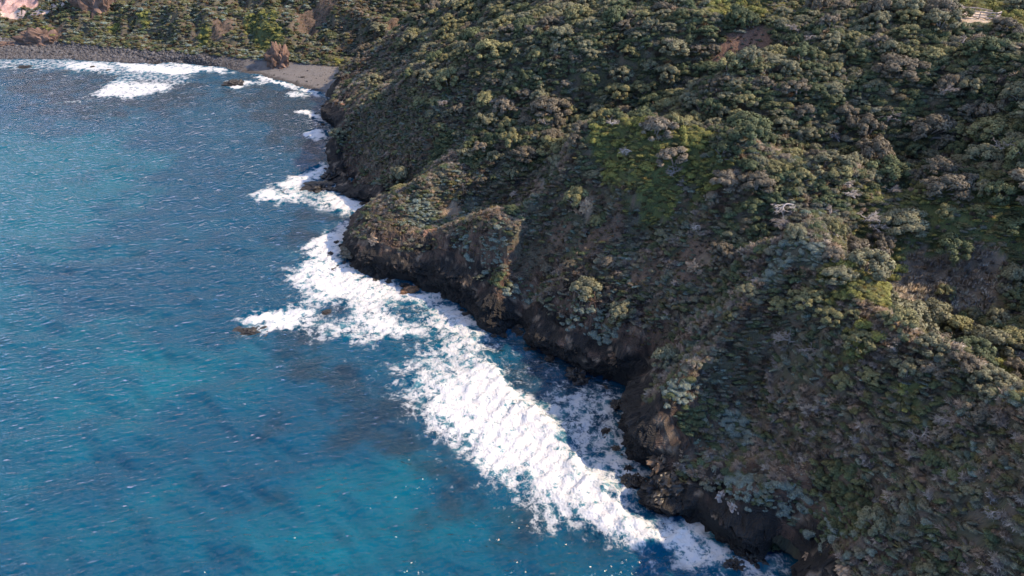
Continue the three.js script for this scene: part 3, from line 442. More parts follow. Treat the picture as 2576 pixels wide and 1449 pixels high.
// ---------------------------------------------------------------- trees: spots told by sight line (u, v, width in pixels), then the rest by chance
const spots = [];
const place = (u, v, w, shape, tint, label) => { const p = hit(u, v + w * 0.2), c = seen(p[0], p[1], p[2])[2]; spots.push({ x: p[0], z: p[2], r: w * c / FD / 2, shape, tint, label }); };
for (const a of [
  [1650, 325, 78, 1, 3, 'round pinkish-grey tree with tangled branches in the bright green clearing'], [1697, 392, 88, 0, 3, 'broad pinkish-grey tree nearest the sea in the green clearing'], [1742, 305, 62, 0, 1, 'olive tree at the foot of the sunlit rib'], [1700, 292, 50, 2, 1, 'small olive tree at the head of the green clearing'], [1812, 385, 78, 2, 2, 'dark green clumped tree beside the green clearing'], [1892, 348, 92, 2, 2, 'largest dark green clumped tree at the foot of the bowl'], [1945, 350, 48, 4, 0, 'small umbrella-shaped tree beside the large dark green tree'], [1975, 395, 36, 1, 3, 'small pale tree alone below the dark green trees'], [1830, 450, 90, 3, 3, 'wide low pinkish-grey tree along the lower edge of the clearing'], [1905, 455, 90, 3, 4, 'wide low brownish-grey tree at the end of the clearing'],
  [2180, 380, 118, 4, 4, 'large half-bare tree with pale branches in the bowl'], [2330, 330, 110, 4, 4, 'half-bare tree with twisted branches below the lookout slope'], [2470, 390, 110, 4, 0, 'half-bare spreading tree with pale limbs by the frame edge'], [1385, 270, 100, 4, 4, 'half-bare twisted tree at the middle of the gully wood'], [1560, 235, 78, 0, 1, 'olive domed tree on the sunlit rib, the one furthest out'], [1620, 230, 70, 2, 1, 'olive tree crowding the top of the sunlit rib'], [1680, 200, 74, 0, 0, 'grey-green tree high on the sunlit rib'], [1705, 240, 70, 1, 1, 'olive tree in the middle of the sunlit rib'], [1570, 190, 70, 1, 0, 'grey-green tree above the sunlit rib'], [1230, 130, 80, 1, 1, 'olive wind-swept tree on the far spur'], [1290, 355, 70, 2, 1, 'olive-topped tree on the bluff above the headland'], [1700, 120, 80, 1, 0, 'grey-green tree near the reddish scar'], [1390, 340, 60, 3, 4, 'brownish-grey tree deep in the gully wood'],
  [2210, 615, 70, 1, 4, 'brownish-grey tree above the vivid green bush'], [2105, 690, 80, 1, 0, 'grey-green tree left of the vivid green bush'], [2090, 640, 56, 4, 3, 'bleached tree with feathery twigs below the dead trees'], [2030, 760, 84, 1, 1, 'olive tree at the seaward end of the ridge crest'], [2090, 800, 90, 0, 1, 'olive tree on the ridge crest'], [2150, 860, 84, 2, 1, 'olive tree spilling down the ridge crest'], [2260, 810, 90, 0, 1, 'pale olive domed tree on the back of the ridge'], [2330, 790, 100, 1, 0, 'broad grey-green tree on the back of the ridge'], [2400, 830, 104, 0, 1, 'olive domed tree on the back of the ridge'], [2480, 860, 108, 1, 0, 'broad grey-green domed tree on the back of the ridge'], [2550, 850, 100, 0, 1, 'olive tree at the end of the ridge by the frame edge'], [2330, 880, 92, 2, 0, 'clumped grey-green tree on the slope of the ridge'], [2410, 910, 96, 2, 4, 'brownish-grey tree below the domed ridge trees'], [2350, 930, 64, 4, 3, 'pinkish tree with a bare stem below the ridge trees'], [2480, 940, 96, 2, 0, 'clumped tree on the lit slope below the ridge'], [2560, 930, 80, 0, 4, 'brownish-grey tree below the ridge by the frame edge'], [2190, 950, 60, 1, 1, 'small olive tree below the ridge crest'], [2280, 940, 70, 2, 0, 'grey-green tree in the hollow below the ridge'], [2450, 1040, 80, 0, 4, 'brownish-grey tree on the slope below the ridge trees'], [2370, 1090, 70, 3, 3, 'low pinkish-grey tree on the lower slope'], [2540, 690, 90, 1, 0, 'grey-green tree beyond the reed bed'], [2550, 750, 80, 2, 2, 'dark green tree beside the reed bed'], [2370, 740, 56, 0, 1, 'round olive shrubby tree before the reed bed'], [2530, 120, 60, 1, 0, 'grey-green tree right of the fenced lookout'],
]) place(...a);
const grid = new Map(), key = (x, z) => Math.floor(x / 8) + ',' + Math.floor(z / 8), room = (x, z, r) => { const gx = Math.floor(x / 8), gz = Math.floor(z / 8); for (let i = -1; i <= 1; i++) for (let j = -1; j <= 1; j++) for (const q of grid.get((gx + i) + ',' + (gz + j)) ?? []) if (Math.hypot(q.x - x, q.z - z) < (q.r + r) * 0.56) return false; return true; };
const keep = (q) => { const k = key(q.x, q.z); if (!grid.has(k)) grid.set(k, []); grid.get(k).push(q); };
spots.forEach(keep);
const DEADWOOD = [
    [1590, 378, 50, 1, 'bleached fallen tree in the bright green clearing'], [2010, 508, 92, 1, 'large bleached fallen tree with many parallel limbs'], [2142, 466, 52, 1, 'short white snapped trunk at the top of the dead trees'], [2150, 490, 70, 0, 'bleached dead tree beside the snapped white trunk'], [2185, 545, 84, 0, 'tallest tangle of bleached limbs among the dead trees'], [2195, 575, 60, 2, 'lower tangle of bleached limbs among the dead trees'], [1985, 560, 70, 1, 'pale dead branches lying below the large fallen tree'], [2085, 535, 50, 0, 'pale twisted stem between the two dead tangles'], [2120, 600, 50, 1, 'white broken trunk below the dead tangles'], [1372, 312, 40, 2, 'white forked dead tree in the middle gully'], [2110, 350, 60, 0, 'grey dead tree left of the half-bare tree'], [2240, 475, 60, 0, 'pale dead bush right of the snapped trunk'], [1720, 480, 90, 0, 'grey leafless tree beside the rocky outcrop'], [1680, 470, 60, 2, 'grey leafless tree left of its neighbour by the outcrop'], [1765, 565, 40, 1, 'white stump with radiating twigs below the outcrop'], [1760, 590, 36, 2, 'pale dead stems above the earth scar'], [2250, 885, 34, 0, 'small white dead bush below the ridge crest'], [1985, 850, 90, 2, 'grey tangled dead limbs on the shaded ridge face'], [2020, 880, 80, 0, 'grey dead limbs under the ridge crest'], [1950, 920, 70, 2, 'grey dead limbs low on the ridge face'], [2310, 1100, 80, 0, 'large pale leafless bush on the lower slope'], [2380, 1070, 50, 1, 'pale dead branch above the leafless bush'], [2510, 1295, 56, 1, 'pale dead bush near the lower frame corner'], [2420, 1430, 80, 0, 'grey leafless bush at the lower frame edge'], [2260, 935, 26, 2, 'tiny white forked stem in the hollow'], [1690, 140, 40, 0, 'pale dead limbs high on the rib'], [2010, 80, 60, 0, 'pale leafless tree near the top edge'], [2060, 90, 50, 1, 'pale dead branches near the top edge'], [2230, 390, 60, 1, 'pale low limbs under the half-bare tree'], [2500, 400, 80, 0, 'pale spreading limbs by the frame edge'], [1300, 490, 40, 2, 'thin white stem above the nose'], [1130, 250, 40, 1, 'pale curved branch on the far spur'], [1250, 260, 40, 0, 'pale dead limbs on the gully side'], [1540, 310, 50, 0, 'white dead limbs beside the sunlit rib'], [2230, 300, 60, 0, 'grey dead limbs in the bowl'], [2350, 270, 60, 2, 'pale dead limbs on the bowl side'], [1950, 230, 50, 0, 'pale dead limbs at the bowl head'], [2410, 110, 50, 0, 'pale dead limbs under the lookout'],
];
for (const [u, v, w] of DEADWOOD) { const p = hit(u, v + w * 0.2), c = seen(p[0], p[1], p[2])[2], rad = w * c / FD / 2; keep({ x: p[0], z: p[2], r: rad * 0.9 }); keep({ x: p[0] * 0.97, z: p[2] * 0.97, r: rad * 0.7 }); }
const w0 = (x, z) => wooded(x, z);
const wooded = (x, z) => { const d = inland(x, z), n = fbm(x * 0.035 + 3, z * 0.035, 3); return clamp(sstep(22, 44, d + n * 22) , 0, 1); };
{
  const r = rng(77);
  for (let k = 0; k < 60000; k++) {
    const x = rr(-70, 160, r), z = rr(-300, -20, r); if (bayDist(x, z) > 20 && inland(x, z) < 20) continue;
    const w = wooded(x, z); if (r() > w * 0.9 + 0.02) continue;
    const y = Y(x, z); if (!inView(x, y, z)) continue;
    const pk = patchAt(x, z); if (pk && pk !== 'dark' && (pk !== 'olive' || r() < 0.8)) continue;
    const hide = seen(x, y + 3, z); if (hide[0] > 2385 && hide[0] < 2525 && hide[1] < 60 && hide[1] > 8) continue;
    const rad = (rr(0.8, 2.3, r) + (r() < 0.36 ? rr(0.3, 2.3, r) : 0)) * (0.75 + 0.35 * w); if (!room(x, z, rad)) continue;
    const t = r(), n = n2(x * 0.04, z * 0.04), q = { x, z, r: rad, shape: Math.floor(r() * 5), tint: t < 0.34 ? 0 : t < 0.34 + 0.24 * (n > -0.1 ? 1.2 : 0.5) ? 1 : t < 0.78 ? 2 : t < 0.85 ? 3 : 4 };
    spots.push(q); keep(q);
  }
  for (const q of spots) { q.y = Y(q.x, q.z); const [u, v, c] = seen(q.x, q.y + q.r * 0.6, q.z); q.u = u; q.v = v; q.size = q.r / c; if (!inView(q.x, q.y, q.z, 0)) q.size *= 0.1; }
  const order = spots.slice().sort((a, b) => (b.label ? 1 : 0) - (a.label ? 1 : 0) || b.size - a.size), near = order.slice(0, 300), rest = order.slice(300);
  console.log('trees', spots.length);
  const protos = {};
  for (const q of near) {
    const pk = q.shape + '_' + q.tint;
    if (!protos[pk]) { const g = new THREE.Group(); put(new THREE.Mesh(TREES[q.shape].crown, TINTS[q.tint].m), 'crown', 0, 0, 0, 0, g); put(new THREE.Mesh(TREES[q.shape].trunk, q.shape > 2 ? PALEBARK : BARK), 'trunk', 0, 0, 0, 0, g); protos[pk] = g; }
    const o = protos[pk].clone(); o.traverse((m) => { m.castShadow = m.receiveShadow = true; });
    o.position.set(q.x, q.y - 0.1, q.z); o.rotation.set(rr(-0.16, 0.16, r), r() * 6.283, rr(-0.16, 0.16, r)); o.scale.set(q.r * rr(0.82, 1.22, r), q.r * rr(0.75, 1.15, r), q.r * rr(0.82, 1.22, r));
    const size = q.r > 2.3 ? 'large' : q.r > 1.6 ? 'middling' : 'small', form = ['domed', 'broad-crowned', 'clumped', 'flat-topped', 'half-bare'][q.shape];
    put(o, numbered('coastal_tree'), '', q.label ?? `${size} ${form} ${TINTS[q.tint].word} tree ${spotOf(q.u, q.v)}`, 'tree', 'wind-pruned coastal trees on the slopes');
  }
  const M = new THREE.Matrix4(), Q = new THREE.Quaternion(), E = new THREE.Euler();
  for (let s = 0; s < 5; s++) {
    const list = rest.filter((q) => q.shape === s); if (!list.length) continue;
    const im = new THREE.InstancedMesh(TREES[s].crown, LEAFY, list.length);
    list.forEach((q, i) => { E.set(rr(-0.2, 0.2, r), r() * 6.283, rr(-0.2, 0.2, r)); M.compose(V3(q.x, q.y - 0.1, q.z), Q.setFromEuler(E), V3(q.r * rr(0.8, 1.3, r), q.r * rr(0.7, 1.15, r), q.r * rr(0.8, 1.3, r))); im.setMatrixAt(i, M); im.setColorAt(i, TINTS[q.tint].m.color.clone().multiplyScalar(rr(0.8, 1.2, r))); });
    put(im, numbered('scrub_wood'), 'stuff', ['dense low scrub wood filling the slopes, domed crowns', 'dense low scrub wood, broad crowns among the taller trees', 'dense low scrub wood, clumped crowns between the trees', 'dense low scrub wood, flat-topped crowns on the upper slope', 'dense low scrub wood, thin half-bare crowns'][s], 'scrub');
  }
}
// ---------------------------------------------------------------- bleached dead trees
{
  const r = rng(91);
  for (const [u, v, w, s, label] of DEADWOOD) {
    const p = hit(u, v + w * 0.2), c = seen(p[0], p[1], p[2])[2], rad = w * c / FD / 2 * 1.15, g = new THREE.Group(), m = /white|bleached/.test(label) ? WHITEWOOD : PALEBARK;
    const ds = s === 1 ? (r() < 0.5 ? 1 : 3) : [0, 2, 4][Math.floor(r() * 3)]; put(new THREE.Mesh(DEADS[ds].trunk, m), 'trunk', 0, 0, 0, 0, g); put(new THREE.Mesh(DEADS[ds].limbs, m), 'limbs', 0, 0, 0, 0, g);
    const under = spots.reduce((a, q) => Math.hypot(q.x - p[0], q.z - p[2]) < q.r * 0.8 ? Math.max(a, q.r * 0.8) : a, 0.4);
    g.position.set(p[0], p[1] + under, p[2]); g.scale.set(rad * 1.15, rad * 0.75, rad * 1.15); g.rotation.y = s === 1 ? rr(-0.6, 0.6, r) : r() * 6.283;
    put(g, numbered('dead_tree'), '', label, 'dead tree', 'bare weathered trees');
  }
}
// ---------------------------------------------------------------- cushion bushes and vivid green bushes
{
  const r = rng(55), scatter = (kind, n, r0, r1, mats, geos, name, word, cat, group) => {
    const ps = PATCH.filter((p) => p.k === kind), out = [];
    for (let k = 0; k < n; k++) { const p = ps[Math.floor(r() * ps.length)], a = r() * 6.283, q = Math.sqrt(r()) * p.r * 0.95, x = p.x + Math.cos(a) * q, z = p.z + Math.sin(a) * q, rad = rr(r0, r1, r); if (SD(x, z) < 2.5 || !inView(x, Y(x, z), z, 0) || !room(x, z, rad * 0.55)) continue; const o = { x, z, r: rad * 0.6 }; keep(o); out.push({ x, z, rad }); }
    for (const { x, z, rad } of out) { const y = Y(x, z), [u, v] = seen(x, y, z), m = new THREE.Mesh(geos[Math.floor(r() * geos.length)], mats); m.position.set(x, y - 0.05, z); m.rotation.y = r() * 6.283; m.scale.set(rad, rad * rr(0.75, 1.1, r), rad); put(m, numbered(name), '', `${rad > r0 + (r1 - r0) * 0.75 ? 'large' : rad > r0 + (r1 - r0) * 0.5 ? 'middling' : rad > r0 + (r1 - r0) * 0.25 ? 'small' : 'very small'} ${word} ${spotOf(u, v)}`, cat, group); }
    console.log(name, out.length);
  };
  scatter('silver', 330, 0.45, 1.0, SILVERM, DOMES, 'cushion_bush', 'silvery blue-green cushion bush', 'bush', 'silvery cushion bushes on the sea slopes');
  scatter('green', 330, 0.7, 1.6, LIMEM, SHRUBS, 'green_bush', 'vivid yellow-green leafy bush', 'bush', 'vivid green bushes in the clearings');
}
// ---------------------------------------------------------------- heath: what nobody could count
{
  const r = rng(123), M = new THREE.Matrix4(), Q = new THREE.Quaternion(), E = new THREE.Euler(), lists = {}, C = new THREE.Color();
  const add = (g, x, y, z, s, sy, c) => (lists[g] ??= []).push([x, y, z, s, sy, c]);
  const pal = { green: [0.066, 0.084, 0.038], olive: [0.1, 0.1, 0.042], grey: [0.12, 0.118, 0.082], twig: [0.19, 0.165, 0.14], brown: [0.155, 0.12, 0.088], silver: [0.16, 0.19, 0.15], lime: [0.16, 0.16, 0.046], reed: [0.31, 0.28, 0.24], grass: [0.13, 0.125, 0.055], teal: [0.09, 0.118, 0.085] };
  const tone = (k, j = 0.3) => { const c = pal[k], t = 1.25 * (1 + (r() - 0.5) * 2 * j), h = (r() - 0.5) * 0.25; return [c[0] * t * (1 + h), c[1] * t, c[2] * t * (1 - h)]; };
  for (let z = -420; z < -15; z += 0.52) for (let x = -330; x < 175; x += 0.52) {
    const px = x + (r() - 0.5) * 0.9, pz = z + (r() - 0.5) * 0.9, sd = SD(px, pz); if (sd < 2.5 + 2.4 * n2(px * 0.11, pz * 0.11) + 1.2 * n2(px * 0.5, pz * 0.5)) { continue; }
    const y = Y(px, pz); if (y < 1.2 || !inView(px, y, pz, 40)) continue;
    const c = seen(px, y, pz)[2], far = c > 215; if (far && r() < 0.62) continue; if (c > 115 && r() < 0.25) continue;
    const b = bayDist(px, pz); if (b < 1.2 && px < -58 && pz < -235 && y < 3.6) continue; if (w0(px, pz) > 0.5 && r() < 0.45) continue;
    const [gx, gz] = slopeAt(px, pz), steep = Math.hypot(gx, gz); if (steep > 1.9 && r() < (steep - 1.6) * 0.9) continue;
    const hide = seen(px, y + 0.8, pz); if (hide[0] > 2390 && hide[0] < 2520 && hide[1] < 58 && hide[1] > 14 && r() < 0.85) continue;
    const pk = patchAt(px, pz), d = inland(px, pz), w = wooded(px, pz), n = fbm(px * 0.07, pz * 0.07, 3), n1 = fbm(px * 0.2 + 40, pz * 0.2, 2), t = r();
    const big = far ? 1.35 : 1;
    if (pk === 'bare' || pk === 'sand' || pk === 'pink') { if (t < 0.06) add('tuft', px, y, pz, 0.3, 0.3, tone('grass')); continue; }
    if (pk === 'earth' || pk === 'red') { if (t < 0.3) add('tuft', px, y, pz, rr(0.3, 0.6, r), rr(0.2, 0.5, r), tone(t < 0.1 ? 'brown' : 'grass')); else if (t < 0.52) add('twig', px, y, pz, rr(0.3, 0.6, r), rr(0.25, 0.5, r), tone('brown')); else if (t < 0.66) add('shrub', px, y, pz, rr(0.25, 0.6, r), rr(0.2, 0.4, r), tone('teal')); continue; }
    if (pk === 'reed') { if (t < 0.85) add('tuft', px, y, pz, rr(0.55, 0.95, r), rr(0.5, 0.95, r), tone('reed', 0.35)); else add('twig', px, y, pz, 0.6, 0.6, tone('twig')); continue; }
    if (pk === 'green') { if (t < 0.75) add('shrub', px, y, pz, rr(0.45, 0.9, r), rr(0.35, 0.75, r), tone(t < 0.55 ? 'lime' : 'olive')); else add('tuft', px, y, pz, 0.6, 0.6, tone('grass')); continue; }
    if (pk === 'olive') { add(t < 0.8 ? 'shrub' : 'twig', px, y, pz, rr(0.4, 0.9, r), rr(0.3, 0.7, r), tone(t < 0.5 ? 'olive' : t < 0.7 ? 'lime' : t < 0.8 ? 'grey' : 'twig')); continue; }
    if (pk === 'silver') { add(t < 0.6 ? 'dome' : 'shrub', px, y, pz, rr(0.3, 0.6, r), rr(0.25, 0.5, r), tone(t < 0.45 ? 'silver' : t < 0.7 ? 'teal' : 'green')); continue; }
    if (pk === 'dark') { add('shrub', px, y, pz, rr(0.5, 1, r), rr(0.4, 0.9, r), tone(t < 0.8 ? 'green' : 'olive')); continue; }
    const s = rr(0.45, 1.05, r) * (0.9 + 0.3 * w) * big, sy = s * rr(0.6, 1.1, r), q = t + n * 0.5, q1 = q + n1 * 0.5;
    if (b > 1 && inland(px, pz) < 12 && pz < -235) { // far bay slope
      const k = q1 < 0.28 ? 'brown' : q1 < 0.5 ? 'olive' : q1 < 0.72 ? 'green' : q1 < 0.88 ? 'grey' : 'silver'; if (q1 < 0.1 && t < 0.5) continue; add(k === 'brown' ? 'twig' : t < 0.5 ? 'shrub' : 'dome', px, y, pz, s * 1.15, sy * 1.1, tone(k)); continue;
    }
    if (w < 0.5) { // low heath of the sea slopes
            const S = s * 1.12;
      if (q1 < 0.3) add('twig', px, y, pz, S, sy, tone(t < 0.55 ? 'twig' : 'brown'));
      else if (q1 < 0.4) add('tuft', px, y, pz, S, sy * 0.9, tone(t < 0.5 ? 'grass' : 'brown'));
      else if (q1 < 0.56) add('shrub', px, y, pz, S, sy * 0.95, tone(t < 0.6 ? 'green' : 'olive'));
      else if (q1 < 0.66) add('dome', px, y, pz, S * 0.85, sy * 0.85, tone(t < 0.5 ? 'teal' : 'brown'));
      else if (q1 < 0.88) add('shrub', px, y, pz, S * 0.95, sy * 0.9, tone('grey'));
      else add('dome', px, y, pz, S * 0.75, sy * 0.75, tone(t < 0.85 ? 'grey' : 'silver'));
    } else if (q1 < 0.22) add('twig', px, y, pz, s * 1.1, sy, tone('twig'));
    else add('shrub', px, y, pz, s * 1.1, sy * 1.1, tone(q1 < 0.45 ? 'green' : q1 < 0.62 ? 'olive' : q1 < 0.85 ? 'grey' : 'green'));
  }
  const kinds = { shrub: [SHRUBS, 'low_heath', 'low leafy heath carpeting the slopes', 'heath'], dome: [DOMES, 'cushion_heath', 'small rounded blue-green cushions scattered over the sea slopes', 'heath'], twig: [TWIGS, 'twiggy_scrub', 'leafless purplish-grey twiggy scrub between the bushes', 'scrub'], tuft: [TUFTS, 'grass', 'dry grass and pale reed tufts between the bushes', 'grass'] };
  let total = 0;
  for (const [k, [geos, name, label, cat]] of Object.entries(kinds)) geos.forEach((g, gi) => {
    const list = (lists[k] ?? []).filter((_, i) => i % geos.length === gi); if (!list.length) return; total += list.length;
    const im = new THREE.InstancedMesh(g, LEAFY, list.length);
    list.forEach(([x, y, z, s, sy, c], i) => { const [gx, gz] = slopeAt(x, z); E.set(gz * 0.35, r() * 6.283, -gx * 0.35); M.compose(V3(x, y - 0.06, z), Q.setFromEuler(E), V3(s, sy, s)); im.setMatrixAt(i, M); im.setColorAt(i, C.setRGB(...c)); });
    put(im, numbered(name), 'stuff', label, cat);
  });
  console.log('heath', total);
}
// ---------------------------------------------------------------- rocks
const rockShape = (seed, d, flat, blocky) => {
  const g = new THREE.IcosahedronGeometry(1, d), p = g.attributes.position, c = [], o = seed * 13.7;
  for (let i = 0; i < p.count; i++) {
    let x = p.getX(i), y = p.getY(i), z = p.getZ(i);
    const [f1, f2] = worley(Math.atan2(z, x) * 1.6 + o, y * 1.9 + o), k = 1 + 0.34 * n3(x * 1.1 + o, y * 1.1, z * 1.1) + 0.2 * n3(x * 2.6, y * 2.6 + o, z * 2.6) + 0.1 * n3(x * 6, y * 6, z * 6 + o) + blocky * (Math.min(0.5, f2 - f1) - 0.25) * 0.6;
    p.setXYZ(i, x * k, y * k * flat, z * k);
    const t = 0.8 + 0.5 * n3(x * 2 + o, y * 3, z * 2) + 0.3 * n3(x * 7, y * 7 + o, z * 7); c.push(t, t * 0.98, t * 0.97);
  }
  g.setAttribute('color', new THREE.Float32BufferAttribute(c, 3)); g.deleteAttribute('normal'); g.computeVertexNormals(); return g;
};
const ROCKS = [rockShape(1, 9, 0.7, 0.6), rockShape(2, 9, 0.6, 0.9), rockShape(3, 9, 0.85, 1), rockShape(4, 9, 0.5, 0.7)];
const rockMat = (r, g, b, rough = 0.7) => new THREE.MeshStandardMaterial({ color: new THREE.Color().setRGB(r, g, b), vertexColors: true, roughness: rough, bumpMap: grain, bumpScale: 0.06 });
const BLACKROCK = rockMat(0.018, 0.016, 0.015, 0.5), BROWNROCK = rockMat(0.2, 0.105, 0.05), TANROCK = rockMat(0.36, 0.26, 0.17, 0.9), ORANGEROCK = rockMat(0.19, 0.115, 0.08, 0.9), BAYROCK = rockMat(0.155, 0.1, 0.075, 0.9), GREYROCK = rockMat(0.3, 0.27, 0.25, 0.9);
const stone = (name, u, v, w, h, d, shape, mat, turn, sink, label, cat, group) => { const p = hit(u, v), c = seen(p[0], p[1], p[2])[2], s = w * c / FD / 2, m = new THREE.Mesh(ROCKS[shape], mat); m.position.set(p[0], p[1] - sink * s, p[2]); m.scale.set(s, s * h, s * d); m.rotation.y = turn; return put(m, numbered(name), '', label, cat, group); };
